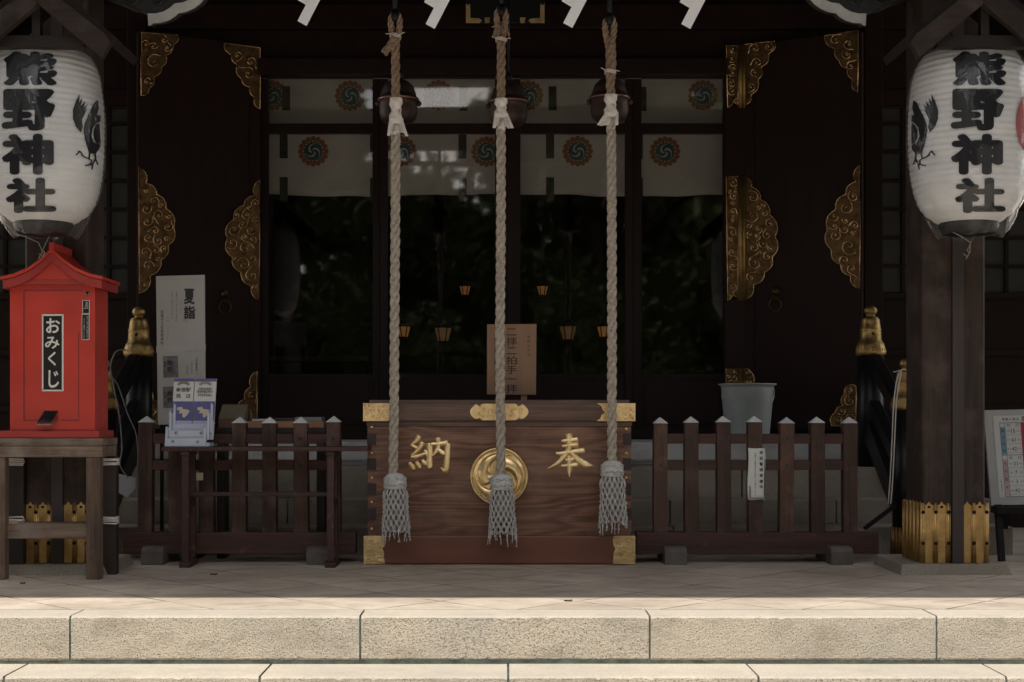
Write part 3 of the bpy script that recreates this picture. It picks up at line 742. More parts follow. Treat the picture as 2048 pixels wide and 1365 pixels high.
# court trees show in the panes; unseen side trees are added to block light
LEAF = M('broad leaf green', (.125,.14,.065), (.055,.07,.03), scale=1.4, rough=.85, spec=.05); BARK = M('tree bark', (.09,.065,.045), (.05,.035,.025), stretch=(1,1,.2), scale=30, rough=.9, bs=.5)
def tree(x, y, h, r, seed, lab):
    R = random.Random(seed); z0 = -.9; t = thing('broadleaf_tree', lab, 'tree', (x, y, z0), 'trees across the court')
    tr = MB(); top = Vector((x+R.uniform(-.4,.4), y, z0+h*.75)); tr.tube([(x, y, z0), (x+R.uniform(-.2,.2), y, z0+h*.35), top], [h*.035, h*.024, h*.008], 8)
    cl = []
    for k in range(26):
        a = R.uniform(0, 6.28); q = math.sqrt(R.random())*r; z = z0+h*R.uniform(.28, .97); q *= 1-.55*max(0, (z-z0)/h-.55)/.45
        c = Vector((x+q*math.cos(a), y+q*math.sin(a)*.8, z)); cl.append((c, r*R.uniform(.25, .42)))
        tr.tube([(x, y, z0+min(h*.6, (z-z0)*.7)), c], [h*.010, h*.003], 5)
    tr.build('trunk', BARK, t); lf = MB()
    for c, rr in cl:
        for _ in range(300):
            v = Vector((R.gauss(0,1), R.gauss(0,1), R.gauss(0,.7))); v = v.normalized()*rr*R.random()**.4
            u = Vector((R.uniform(-1,1), R.uniform(-1,1), R.uniform(-.6,.6))).normalized()*R.uniform(.10,.20)*min(1.5, h/8); w_ = u.orthogonal().normalized()*R.uniform(.07,.13)*min(1.5, h/8)
            p = c+v; lf.add([p-u, p+w_, p+u, p-w_], [(0,1,2,3)])
    lf.build('crown', LEAF, t)
def hedge():  # added to close bright sky gaps in the door reflections
    R = random.Random(9); t = thing('hedge', 'tall dark hedge added across the court to darken sky gaps mirrored in the doors', 'hedge', (0, -30, -.9))
    b = MB(); b.box(-34, 34, -31.2, -29.6, -.9, 3.6); b.build('branches', LEAF, t); l = MB()
    for _ in range(9000):
        p = Vector((R.uniform(-34, 34), -29.6+R.uniform(-.1, .5), R.uniform(-.9, 4.6))); u = Vector((R.uniform(-1,1), R.uniform(-1,1), R.uniform(-1,1))).normalized()*.22; q = u.orthogonal().normalized()*.14
        l.add([p-u, p+q, p+u, p-q], [(0,1,2,3)])
    l.build('foliage', LEAF, t)
hedge()
for k, (x, y, h, r) in enumerate([(-11,-17,12.5,4.2),(-7,-20,12,3.8),(-2.9,-17,7.6,3.2),(2.4,-18,12.5,4.0),(6.8,-17,12.8,4.0),(11.5,-18,13,4.2),(-16,-15,12,4.2),(16,-15,12,4.2),(-5,-25,9.4,4.2),(-.4,-26,9.2,4.2),(4.6,-26,14,4.6),(9,-12,6,2.8),(-8.6,-12,6,2.8),(-2.5,-12.5,4.2,2.4),(2.2,-13,4.6,2.5),(-1.5,-21,7.5,3.4),(-4.6,-15,5.4,2.6),(-.2,-15,5.2,2.6),(6,-13,6,2.8),(-6.6,-1,9,2.6),(6.6,-1,9,2.6),(-6.8,-5,10,3),(6.8,-5,10,3),(-10.5,5,9,3.2),(-10.5,0,9,3.2),(10.5,5,9,3.2),(10.5,0,9,3.2),(-11,-6,10,3.6),(11,-6,10,3.6)]):
    tree(x, y, h, r, 40+k, 'leafy tree mirrored in the glass doors, or unseen and added to block side light')
# ================================================================ offertory box
def comma(k, R, cx, cy, head=.30, sweep=2.5, rr=(.40, .84), start=0.5, sg=1):
    a0 = start+k*2*math.pi/3; pts = []; ws = []
    for i in range(30):
        u = -.16+1.16*i/29; a = a0+sg*u*sweep; r = R*(rr[0]+(rr[1]-rr[0])*max(0, u)**.8)
        pts.append((cx+r*math.cos(a), cy+r*math.sin(a)))
        wd = 2*head*R*(math.sqrt(max(0, 1-(u/.16)**2)) if u < 0 else (1-u)**.75)
        ws.append(max(wd, .4))
    return pts, ws
def offertory():
    d = 7.13; s = F/d; t = thing('offertory_box', 'large wooden offertory box with gilt corner plates, gold characters and a round swirl crest', 'offering box', P(999, 1129, d)); t.location.z = 0
    x0, x1 = d2(735, d), d2(1262, d); D = .66; z = lambda y: P(0, y, d).z
    b = MB(); b.box(x0, x1, d, d+.04, z(1073), z(853)); b.box(x0+.002, x1-.002, d+.62, d+.66, z(1073), z(853)); b.box(x0, x0+.04, d+.041, d+.619, z(1073), z(853)); b.box(x1-.04, x1, d+.041, d+.619, z(1073), z(853))
    b.build('body_panel', BOXW, t, bevel=.004)
    for y in (867, 917, 967, 1017):
        for a, c in ((735, 752), (1246, 1262)):
            q = P(a, y+24, d); e = P(c, y, d); MB().box(q.x-.0015, e.x+.0015, d-.0025, d+.04, q.z, e.z).build('finger_joint', ENDG, t)
    sk = MB(); sk.pbox(728, 1073, 1270, 1128, d-.018, .70); sk.build('skirting', BOXB, t, bevel=.004)
    m = MB(); m.pbox(733, 842, 1264, 853, d-.006, .68); m.pbox(733, 845.5, 1264, 849, d-.011, .01); m.build('moulding', BOXT, t, bevel=.002)
    tr = MB(); tr.pbox(728, 808, 1270, 842, d-.022, .06); tr.box(d2(728, d), d2(1270, d), d+.60, d+.68, z(842), z(808))
    for a, c in ((728, 742), (1256, 1270)): tr.box(d2(a, d), d2(c, d), d+.0385, d+.5995, z(842), z(808))
    tr.build('top_rail', BOXT, t, bevel=.003)
    sl_ = MB()
    for k in range(8): y = d+.07+k*.066; sl_.prism([(x0, y, z(822)), (x0, y+.05, z(822)), (x0, y+.025, z(800))], (x1-x0, 0, 0))
    sl_.build('slat', BOXT, t)
    mr = plane(d-.0225)
    def plate(key, st, name, ht=.003):
        return fitting(name, key, st, mr, t, GOLD, rs=(4, 8), count=14, th=ht, tr=.0014, border=False, lk=.1)
    plate([(727.5,807),(776,807),(781,813),(777,820),(784,825),(777,831),(781,837),(776,842.5),(727.5,842.5)], (0, 7, 8), 'rail_cap')
    plate([(1270.5,807),(1194,807),(1203,813),(1205,820),(1210,826),(1203,830),(1201,837),(1193,842.5),(1270.5,842.5)], (0,1,2,3,4,5,6,7,8), 'rail_cap')
    for a, b2 in ((728, 733), (1265, 1270)): MB().box(d2(a-.8, d), d2(b2, d), d-.024, d+.2, z(842.6), z(806.8)).build('rail_cap_side', GOLD, t)
    key = [(966,808),(1030,808),(1036,813),(1044,809),(1051,814),(1057,824),(1051,834),(1044,838),(1037,836),(1030,841),(966,841),(960,836),(952,838),(945,834),(940,824),(946,814),(953,809),(960,813)]
    plate(key, (0, 9), 'centre_mount')
    md = plane(d-.0185)
    for key in ([(727.5,1072),(768,1072),(769,1084),(765,1098),(768,1114),(770,1128.4),(727.5,1128.4)], [(1270.5,1072),(1228,1072),(1226,1084),(1231,1098),(1227,1114),(1226,1128.4),(1270.5,1128.4)]):
        fitting('corner_plate', key, (0, 4, 5, 6), md, t, GOLD, rs=(5, 11), count=20, th=.003, tr=.0019, border=False, lk=.1)
    ms = plane(d)
    for x, ys in ((743.5, (855, 906, 956, 1005, 1058)), (1252, (858, 907, 956, 1007, 1055))):
        for y in ys: MB().ball(ms(x, y, .004), .0085, 12, sy=.8).build('brass_stud', GOLDP, t)
    # swirl crest
    cx, cy, R = 998, 953, 58.5; k = 1/s; c = ms(cx, cy)
    ds = MB(); prof = [(R*k, 0), (R*k, .012), (R*k*.975, .018), (R*k*.93, .019), (R*k*.90, .014), (R*k*.87, .012), (R*k*.5, .016), (0.001, .018)]
    n = 64; vs = []
    for r, h in prof:
        for i in range(n): a = 2*math.pi*i/n; vs.append((c.x+r*math.cos(a), d-h, c.z+r*math.sin(a)))
    ds.add(vs, [(i*n+q, i*n+(q+1) % n, (i+1)*n+(q+1) % n, (i+1)*n+q) for i in range(len(prof)-1) for q in range(n)], True)
    o = ds.build('swirl_crest', GOLDP, t)
    for q in range(3):
        pts, ws = comma(q, R*.92, cx, cy, head=.31, sweep=2.45, rr=(.42, .88), start=-1.35, sg=1)
        MB().ribbon(pts, ws, lambda x, y, off=0.0: ms(x, y, off+.014), .005, .011).build('comma', GOLDP, o)
    # characters, each stroke [(x, y, width)] in the detail's own units
    def char(name, strokes):
        mb = MB(); f = lambda x, y, off=0.0: ms(700+x/3.413, 780+y/3.413, off)
        for st in strokes:
            pts = []; ws = []
            for i in range(len(st)-1):
                a, b_ = st[i], st[i+1]
                for q in range(5): u = q/5; pts.append((a[0]+(b_[0]-a[0])*u, a[1]+(b_[1]-a[1])*u)); ws.append(1.95*(a[2]+(b_[2]-a[2])*u))
            pts.append(st[-1][:2]); ws.append(1.7*st[-1][2])
            for _ in range(2):
                pts = [pts[0]]+[((pts[i-1][0]+2*pts[i][0]+pts[i+1][0])/4, (pts[i-1][1]+2*pts[i][1]+pts[i+1][1])/4) for i in range(1, len(pts)-1)]+[pts[-1]]
            mb.ribbon(pts, ws, f, .004, .0035)
        mb.build(name, GOLDL, t)
    char('gilt_character', [
        [(1440,350,10),(1500,344,16),(1558,338,22)], [(1443,386,10),(1500,380,15),(1562,376,22)], [(1403,432,12),(1430,436,16),(1540,420,18),(1606,416,24)],
        [(1494,298,26),(1500,340,20),(1496,400,20),(1470,445,20),(1420,500,17),(1346,542,5)], [(1504,416,14),(1530,450,20),(1570,490,26),(1620,515,24),(1660,518,6)],
        [(1470,480,10),(1500,476,15),(1532,474,18)], [(1438,520,10),(1500,516,16),(1558,512,22)], [(1498,446,16),(1500,520,20),(1498,560,17),(1499,598,6)]])
    char('gilt_character', [
        [(472,312,22),(455,345,18),(412,380,12)], [(412,376,12),(440,388,16),(462,402,15)], [(498,356,20),(470,405,17),(414,452,13)], [(412,456,12),(450,458,16),(530,430,12)], [(505,410,10),(525,438,18),(534,462,10)],
        [(404,494,12),(425,525,20),(438,546,14)], [(450,488,12),(470,518,19),(478,536,12)], [(492,478,10),(508,500,18),(518,514,10)],
        [(540,360,22),(543,440,20),(541,546,22)], [(544,372,14),(600,368,16),(672,360,22)], [(668,360,20),(664,440,20),(656,530,22),(648,560,20),(618,530,4)],
        [(598,324,20),(606,370,16),(596,410,17),(560,458,8)], [(600,402,12),(625,428,19),(646,440,16)]])
offertory()

# ================================================================ bells, ropes, streamers
def bell(px, py, d, lab):
    t = thing('shrine_bell', lab, 'bell', P(px, py+40, d), 'copper bells above the offertory box'); c = P(px, py, d); k = d/F
    pr = [(3,46),(9,45),(20,41),(30,31),(35,17),(37,9),(40,8),(41,4),(40,1),(37,0),(38,-10),(38,-22),(35,-33),(27,-41),(15,-45),(2,-46)]
    MB().lathe([(r*k, z*k) for r, z in pr], c, 40).build('bell_body', BELLM, t)
    MB().lathe([(38*k, 6*k), (41.5*k, 5*k), (41.5*k, 2.5*k), (38*k, 1.5*k)], c, 40, cap=False).build('rim_band', M('worn copper rim', (.36,.17,.14), (.2,.10,.085), rough=.35, metal=.8), t)
    for sx in (-1, 1): MB().ball((c.x+sx*41*k, c.y, c.z-3*k), 5.5*k, 10).build('side_knob', BELLM, t)
    h = MB(); h.tube([c+Vector((0,0,45*k)), (c.x, c.y, 3.0)], .006, 6); h.lathe([(7*k, 44*k), (10*k, 50*k), (7*k, 60*k), (3*k, 64*k)], c, 16); h.build('hanger', IRON, t)
bell(797, 205, 7.22, 'dark copper bell behind the left rope'); bell(1017, 210, 7.22, 'dark copper bell behind the centre rope'); bell(1219, 202, 7.22, 'dark copper bell behind the right rope')
def twist(mb, path, R, pitch, n=3, seg=.010, ph=0):
    L = [0]
    for a, b in zip(path, path[1:]): L.append(L[-1]+(b-a).length)
    N = max(8, int(L[-1]/seg)); fr = []; j = 0
    for i in range(N+1):
        s_ = L[-1]*i/N
        while j < len(L)-2 and L[j+1] < s_: j += 1
        u = (s_-L[j])/(L[j+1]-L[j]); fr.append((path[j].lerp(path[j+1], u), (path[j+1]-path[j]).normalized(), s_))
    ref = fr[0][1].orthogonal().normalized(); cen = [[] for _ in range(n)]
    for p, tg, s_ in fr:
        ref = (ref-tg*ref.dot(tg)).normalized(); o = tg.cross(ref)
        for q in range(n):
            a = ph+2*math.pi*q/n+s_/pitch*2*math.pi; rr = R*.53*(1+.03*math.sin(s_*40+q*2))
            cen[q].append(p+ref*math.cos(a)*rr+o*math.sin(a)*rr)
    for q in range(n): mb.tube(cen[q], R*.525, 8)
def smooth_path(pts, n=12):
    out = []
    for i in range(len(pts)-1):
        p0 = pts[max(0, i-1)]; p1 = pts[i]; p2 = pts[i+1]; p3 = pts[min(len(pts)-1, i+2)]
        for k in range(n):
            u = k/n; out.append(.5*((2*p1)+(-p0+p2)*u+(2*p0-5*p1+4*p2-p3)*u*u+(-p0+3*p1-3*p2+p3)*u**3))
    out.append(pts[-1]); return out
def bell_rope(lab, top, wrap, pts, tas, seed, style):
    R = random.Random(seed); d = 6.98; k = d/F; mp = plane(d)
    t = thing('bell_rope', lab, 'rope', mp(tas[0], tas[2]), 'bell ropes hanging before the offertory box')
    w0, w1 = wrap
    def xat(y):
        for a, b in zip(pts, pts[1:]):
            if a[1] <= y <= b[1]: return a[0]+(b[0]-a[0])*(y-a[1])/(b[1]-a[1])
        return pts[0][0] if y < pts[0][1] else pts[-1][0]
    lo = MB(); ys = [w0+8]+[y for x, y in pts if y > w0+20]; twist(lo, smooth_path([mp(xat(y), y) for y in ys], 10), 9.6*k, .165, ph=R.random()*6)
    # stray fibres
    for _ in range(60):
        y = R.uniform(w1, tas[1]); a = R.uniform(0, 6.28); p = mp(xat(y), y)+Vector((math.cos(a), math.sin(a), 0))*9*k
        lo.tube([p, p+Vector((math.cos(a)*R.uniform(1,4)*k, math.sin(a)*3*k, R.uniform(-9,4)*k))], .0005, 3)
    lo.build('rope', ROPEN, t)
    up = MB(); twist(up, smooth_path([mp(xat(y), y) for y in (top+52, (top+w0)/2+20, w0+9)], 10), 9.0*k, .15, ph=R.random()*6)
    for sx in (-1, 1):                                       # eye of the rope round its ring
        xx = xat(top+50)
        twist(up, smooth_path([mp(xx, top-2), mp(xx+sx*6, top+2), mp(xx+sx*9, top+16), mp(xx+sx*6, top+40), mp(xx+sx*2, top+60)], 8), 6.6*k, .09)
    if style == 'stub': twist(up, smooth_path([mp(xat(70), top+44, .012), mp(xat(70)-9, top+62, .012), mp(xat(70)-22, top+78, .012)], 8), 8*k, .11)
    if style == 'thick': twist(up, smooth_path([mp(xat(80)+2, top+36, -.012), mp(xat(100)+4, top+70, -.012), mp(xat(120)+3, top+118, -.01)], 8), 9.5*k, .13)
    if style == 'bow':
        for q in range(16):
            a = R.uniform(0, 6.28); p = mp(xat(40), top+36, .012)
            up.tube([p, p+Vector((math.cos(a)*12*k, -.006, 10*k*math.sin(a))), p+Vector((math.cos(a)*R.uniform(8,20)*k, -.004, R.uniform(-26,6)*k))], .0028, 5)
    up.build('upper_rope', ROPEO, t)
    tie = MB(); yt = {'stub': top+40, 'thick': 142, 'bow': 78}[style]
    for q in range(3): tie.tube([mp(xat(yt)+11*math.cos(a), yt+q*2.5+1.2*math.sin(a*2), 11*k*math.sin(a)) for a in [i*math.pi/8 for i in range(16)]], .0022, 5, closed=True)
    for sx in (-1, 1): p = mp(xat(yt)+sx*9, yt, .008); tie.tube([p, p+Vector((sx*10*k, -.004, R.uniform(-2,7)*k))], .002, 5)
    tie.build('cord_tie', CLOTHW, t)
    h = MB(); h.ball(mp(xat(top), top+2), 11*k, 12, sz=1.3); h.tube([mp(xat(top), top+4), Vector((mp(xat(top), 0).x, d, 3.0))], .012, 8); h.build('hook', IRON, t)
    # white cloth wrap with flared tails
    cw = MB(); pr = [(10.5, w0), (11.5, w0+4), (12.5, w0+18), (12, w0+34), (14, w0+44), (11, w0+48)]
    n = 24; vs = []
    for i in range(20):
        y = w0+(w1-26-w0)*i/19; base = 11+1.6*math.sin(i*.55)+(2 if i > 14 else 0)
        for j in range(n):
            a = 2*math.pi*j/n; r = base+1.1*math.sin(3*a+i*.9)+.7*math.sin(7*a-i*.6); vs.append(mp(xat(y)+r*math.cos(a), y, r*k*math.sin(a)))
    cw.add(vs, [(i*n+j, i*n+(j+1) % n, (i+1)*n+(j+1) % n, (i+1)*n+j) for i in range(19) for j in range(n)], True)
    for q in range(7):
        xx = xat(w1)+(-10+q*3.6); y0 = w1-34; sp = (q-3)*1.6+{'stub': 1, 'bow': 1, 'thick': -2.4}[style]*2.4; L = R.uniform(24, 34)
        v = []
        for i in range(5):
            u = i/4; xo = xx+sp*u*1.5; yo = y0+L*u; f = .012+.006*math.sin(q*2+u*3)+.01*u; v += [mp(xo-3.2, yo, f), mp(xo+3.2, yo, f+.003*math.sin(q)), mp(xo+3.2, yo, f-.002), mp(xo-3.2, yo, f-.002)]
        cw.add(v, [(i*4+a, i*4+(a+1) % 4, (i+1)*4+(a+1) % 4, (i+1)*4+a) for i in range(4) for a in range(4)]+[(16,17,18,19)], True)
    cw.build('cloth_wrap', CLOTHW, t)
    # netted tassel: knotted head, diamond mesh and fringe
    x, y0, y1 = tas; Hh = y1-y0; f3 = lambda a, r, y: mp(x+(y-y0)*.02+r*math.cos(a), y, r*k*math.sin(a))
    def rad(v): return 21 if v < .12 else 24+3.2*(v-.12)/.88+.8*math.sin(v*9)
    hd = MB(); hd.lathe([(6*k, 4*k), (14*k, 2*k), (20*k, -4*k), (22.5*k, -12*k), (22*k, -18*k), (20.5*k, -21*k), (23*k, -25*k), (22*k, -28*k)], mp(x, y0), 32, fn=lambda r, z, a, i: r*(1+.035*math.sin(9*a+i*1.7)))
    for i in range(9):
        a0 = i*.7
        hd.tube([f3(a0+u*1.6, 21.8+.8*math.sin(u*9), y0+6+14*u) for u in [q/8 for q in range(9)]], .0032, 5); hd.tube([f3(-a0-u*1.6, 22, y0+5+15*u) for u in [q/8 for q in range(9)]], .0032, 5)
    hd.tube([f3(a, 23, y0+22+.8*math.sin(2*a)) for a in [i*math.pi/10 for i in range(20)]], .0028, 6, closed=True)
    hd.build('tassel_head', NET, t)
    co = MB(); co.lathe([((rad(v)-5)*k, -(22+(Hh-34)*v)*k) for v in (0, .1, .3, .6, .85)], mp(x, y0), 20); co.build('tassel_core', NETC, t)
    nt_ = MB(); n = 15
    for sg in (-1, 1):
        for q in range(n):
            for e in (-.045, .045):
                pts_ = []
                for i in range(33):
                    v = i/32; a = 2*math.pi*q/n+sg*v*2*math.pi*4.4/n*1.0+e; y = y0+22+(Hh-22)*v
                    pts_.append(f3(a, rad(v)+.7*math.cos(v*math.pi*8.8), y+1.5*math.sin(a*3)*v))
                nt_.tube(pts_, .0019, 4)
    for q in range(n):
        for lv in range(1, 9):
            v = lv/8.8; a = 2*math.pi*q/n+v*2*math.pi*4.4/n; nt_.ball(f3(a, rad(v)+1.2, y0+22+(Hh-22)*v), .0027, 5, sz=1.3)
    for q in range(n):
        a = 2*math.pi*q/n+R.uniform(-.1, .1); yb = y1+R.uniform(-8, 2); L = R.uniform(7, 28); p = f3(a, rad(1), yb)
        nt_.tube([p, p+Vector((R.uniform(-2,2)*k, 0, -L*.5*k)), p+Vector((R.uniform(-3,3)*k, 0, -L*k))], [.0032, .0022, .0026], 5); nt_.ball(p+Vector((0,0,-R.uniform(2,L)*k)), .005, 6)
    nt_.build('tassel_net', NET, t)
bell_rope('left bell rope, with a short stub end tied below its eye', 30, (197, 276), [(790,0),(792,200),(791,420),(789,700),(788,840),(786,962)], (790, 950, 1064), 1, 'stub')
bell_rope('centre bell rope with loose straw at its top, ending before the crest', 20, (198, 264), [(1003,0),(1002,200),(1002,430),(1000,700),(1001,840),(1002,962)], (1003, 952, 1068), 2, 'bow')
bell_rope('bell rope at the right with a doubled thick upper end', 38, (190, 262), [(1218,0),(1221,180),(1223,330),(1224,560),(1224,760),(1224,936)], (1224, 925, 1046), 3, 'thick')
def streamers():
    d = 6.55
    rp = MB(); twist(rp, smooth_path([P(-60, -118, d), P(500, -108, d), P(1010, -104, d), P(1520, -108, d), P(2090, -118, d)], 10), .022, .14, seg=.02)
    o = rp.build('straw_rope', ROPEN, None, loc=P(1010, -104, d)); tag(o, 'twisted straw rope stretched between the porch pillars above the paper streamers', 'rope')
    for k, (x, dy) in enumerate(((597, 0), (852, 6), (1126, 4), (1361, 6))):
        lab = ('zigzag white paper streamer farthest left, left of all three ropes', 'zigzag white paper streamer just right of the left rope', 'zigzag white paper streamer between the centre and right ropes', 'zigzag white paper streamer farthest right, right of all three ropes')[k]
        sp = MB(); sh = [[(0,46),(18,56),(48,-2),(30,-12)], [(-3,2),(17,14),(48,-44),(28,-56)], [(2,-42),(22,-30),(46,-76),(26,-88)], [(6,-72),(24,-62),(44,-104),(30,-108)]]
        for i, q in enumerate(sh): sp.prism([P(x+a, b+dy, d, .03-.004*i) for a, b in q], (0,.0012,0))
        for i in range(3): a = sh[i]; sp.prism([P(x+a[3][0]-8, a[3][1]+dy+14, d, .029-.004*i), P(x+a[3][0], a[3][1]+dy+2, d, .029-.004*i), P(x+a[3][0]+8, a[3][1]+dy+6, d, .029-.004*i)], (0,.004,0))
        tag(sp.build('paper_streamer', SHIDE, None, loc=P(x, 50+dy, d)), lab, 'paper streamer', 'paper streamers along the top')
streamers()
# ================================================================ paper lanterns and their little roofs
def lantern(s):
    d = 6.35; k = d/F; pc = 88 if s < 0 else 1937
    right = s > 0
    t = thing('paper_lantern', ('right paper lantern with four black characters, a crow and the edge of a red disc' if right else 'paper lantern above the red box with four black characters and a crow'), 'lantern', P(pc, 470, d), 'white paper lanterns under small roofs')
    pr = [(448,58),(440,70),(428,86),(410,98),(385,107),(350,113),(310,116.5),(270,117.5),(230,117),(190,114),(160,110),(135,103),(115,92),(102,78),(96,62)]
    pr = [(y, r) for y, r in pr]
    def R(y):
        if y >= pr[0][0]: return pr[0][1]
        for (ya, ra), (yb, rb) in zip(pr, pr[1:]):
            if yb <= y <= ya: return ra+(rb-ra)*(ya-y)/(ya-yb)
        return pr[-1][1]
    N = 120; prof = []
    for i in range(N+1):
        y = 448-(448-96)*i/N; r = R(y)-3.0*(1-abs(math.sin((448-y)/12.2*math.pi))**.6); prof.append((r*k, (470-y)*k))
    c0 = P(pc, 470, d)
    MB().lathe(prof, c0, 72, cap=False).build('paper_body', LANTP, t)
    def wrap(px, py, off=0.0):
        dd = d-.25
        for _ in range(40):                                   # where the sight line meets the drum
            z = H+(CY-py)*dd/F; r = (R(CY-(z-H)/k)+.9)*k+off; x = (px-CX)*dd/F-c0.x; x = max(-r*.995, min(r*.995, x)); dd = .6*dd+.4*(d-math.sqrt(r*r-x*x))
        return Vector((c0.x+x, dd, z))
    dx = 1958-60; shift = (0 if not right else dx)
    ink = MB()
    for ch, y0, y1, x0, x1 in (('熊', 103, 172, 8, 117), ('野', 178, 262, 5, 113), ('神', 268, 350, 5, 110), ('社', 356, 427, 13, 115)):
        glyph(ink, ch, x0+shift-2, y0, x1+shift-2, y1, wrap, .001, bold=.044, cuts=14)
    ink.build('lettering', INK, t)
    # three legged crow crest, mirrored on the other lantern
    mir = (lambda x: x) if not right else (lambda x: pc-(x-88)-3)
    cb = MB()
    def poly(pts, off=.001):
        n = []
        for a, b in zip(pts, pts[1:]+pts[:1]):
            for q in range(3): n.append((a[0]+(b[0]-a[0])*q/3, a[1]+(b[1]-a[1])*q/3))
        flat_poly(cb, [(mir(x), y) for x, y in pts], wrap, off)
    def stroke(pts, w_):
        for a, b in zip(pts, pts[1:]):
            tx, ty = b[0]-a[0], b[1]-a[1]; l = math.hypot(tx, ty); nx, ny = -ty/l*w_/2, tx/l*w_/2
            cb.add([wrap(mir(q[0]+e*nx), q[1]+e*ny, .0012) for q, e in ((a,1),(b,1),(b,-1),(a,-1))], [(0,1,2,3)])
    poly([(160,188),(152,203),(146,220),(146,238),(152,254),(162,266),(166,255),(164,240),(170,228),(175,218),(170,222),(176,208),(168,216),(171,203),(162,212),(165,196),(158,206)])
    poly([(196,201),(189,205),(184,216),(176,232),(169,248),(167,262),(172,288),(178,306),(184,308),(192,308),(199,298),(202,290),(188,286),(183,272),(186,256),(194,246),(201,244),(202,232),(194,230),(198,218)])
    poly([(199,246),(191,252),(187,264),(188,278),(194,288),(202,288)])
    stroke([(180,306),(178,318),(168,314),(160,303),(156,304)], 3.2); stroke([(160,303),(152,311)], 3); stroke([(168,314),(162,310)], 2.6); stroke([(190,308),(192,318),(186,328),(176,331)], 3.2); stroke([(186,328),(184,340)], 3); stroke([(178,318),(184,322),(180,330),(170,332)], 2.6); stroke([(192,320),(196,330)], 2.6)
    cb.build('crow_crest', INK, t)
    if right:
        rd = MB(); n = 40
        flat_poly(rd, [(2072+40*math.cos(2*math.pi*i/n), 247+68*math.sin(2*math.pi*i/n)) for i in range(n)], wrap, .0012, 4.0)
        rd.build('red_disc', M('red disc paint', (.30,.03,.03), (.24,.025,.025), rough=.6), t)
    fr = MB(); fr.lathe([(40*k, 22*k), (57*k, 24*k), (58*k, 16*k), (52*k, 2*k), (40*k, 0)], c0, 40); fr.build('lantern_ring', IRON, t)
    fr = MB(); fr.lathe([(40*k, 372*k), (63*k, 374*k), (62*k, 382*k), (40*k, 384*k)], c0, 40)
    fr.build('lantern_ring', IRON, t)
    # crumpled clear bag drawn in below
    fv = []; n = 64; ys = [92, 100, 112, 130, 160, 200, 240, 280, 320, 355, 385, 405, 422, 436, 448, 458, 468, 474]; sd_ = 1.3 if right else 0
    for i, y in enumerate(ys):
        for j in range(n):
            a = 2*math.pi*j/n; low = max(0, (y-400)/74)
            r = R(min(y, 420))+2.5+1.6*math.sin(5*a+sd_+y*.02)+1.1*math.sin(11*a-y*.035)
            if low > 0: r = r+low*(7*math.sin(3*a+sd_)+3*math.sin(8*a+1+sd_)+1.5*math.sin(17*a))-34*low*low
            yy = y+low*(4*math.sin(4*a+1.2+sd_)+2*math.sin(9*a))
            fv.append(P(pc, yy, d)+Vector((r*k*math.cos(a), r*k*math.sin(a), 0)))
    MB().add(fv, [(i*n+j, i*n+(j+1) % n, (i+1)*n+(j+1) % n, (i+1)*n+j) for i in range(len(ys)-1) for j in range(n)], True).build('clear_cover', FILM, t)
    st = MB(); mq = lambda x, y, f=0: P(pc+(x-88)*(1 if not right else 1), y, d, f)
    st.tube([mq(40, 472, .12), mq(62, 478, .08), mq(84, 488, .05), mq(88, 505, .02), mq(80, 520, .02)], .0022, 5); st.tube([mq(100, 470), mq(92, 486), mq(86, 500)], .0022, 5); st.tube([mq(84,500), mq(90,506), mq(85,514), mq(78,508)], .003, 6)
    st.build('draw_string', M('grey string', (.2,.19,.18), rough=.8), t)
    # roof over the lantern
    ax = 75 if not right else 1967; m = (lambda x: x) if not right else (lambda x: 2042-x)
    rt = thing('lantern_roof', 'small gabled timber roof over the %s paper lantern' % ('right' if right else 'left'), 'small roof', P(ax, 80, 6.2), 'small roofs over the lanterns')
    apex = (75, -24); df = 6.02
    for sx in (-1, 1):
        e1 = (75+sx*143, 92); bb = MB()
        q = [(m(75), -40), (m(75+sx*136), 68), (m(75+sx*146), 84), (m(75+sx*128), 116), (m(75), 8)]
        bb.prism([P(x, y, df) for x, y in q], (0, .045, 0)); bb.build('barge_board', TIMB, rt, bevel=.004)
        rp = MB(); q = [(m(75), -62), (m(75+sx*176), 78), (m(75+sx*202), 98), (m(75+sx*180), 124), (m(75), -30)]
        q2 = [(m(75), -58), (m(75+sx*157), 75), (m(75+sx*150), 92), (m(75), -36)]
        rp.prism([P(x, y, df+.05) for x, y in q2], (0, .36, 0)); rp.build('roof_slope', ROOFG, rt, bevel=.003)
    tb = MB(); tb.bar(P(m(-20), 86, df+.10), P(m(170), 86, df+.10), .05, .05); tb.build('tie_bar', TIMB2, rt)
    kp = MB(); kp.bar(P(m(75), -20, df+.10), P(m(75), 80, df+.10), .035, .04, up=(0,1,0)); kp.build('king_post', TIMB2, rt)
    hk = MB(); hk.bar(P(m(75), 86, df+.12), P(m(75), 86, 6.9), .05, .05); hk.build('bracket_arm', TIMB2, rt)
    hk = MB(); hk.tube([P(pc, 84, d), P(pc, 98, d)], .008, 6); hk.build('hook', IRON, rt)
TIMB = wood('plum weathered board', (.033,.020,.016), (.014,.009,.007), 'x', .7, .35, .9, c3=(.062,.047,.039)); TIMB2 = wood('dark tie timber', (.021,.015,.012), (.011,.008,.007), 'x', .7, .2)
ROOFG = M('grey sheet roof', (.024,.017,.014), (.014,.010,.009), rough=.7, spec=.2)
lantern(-1); lantern(1)

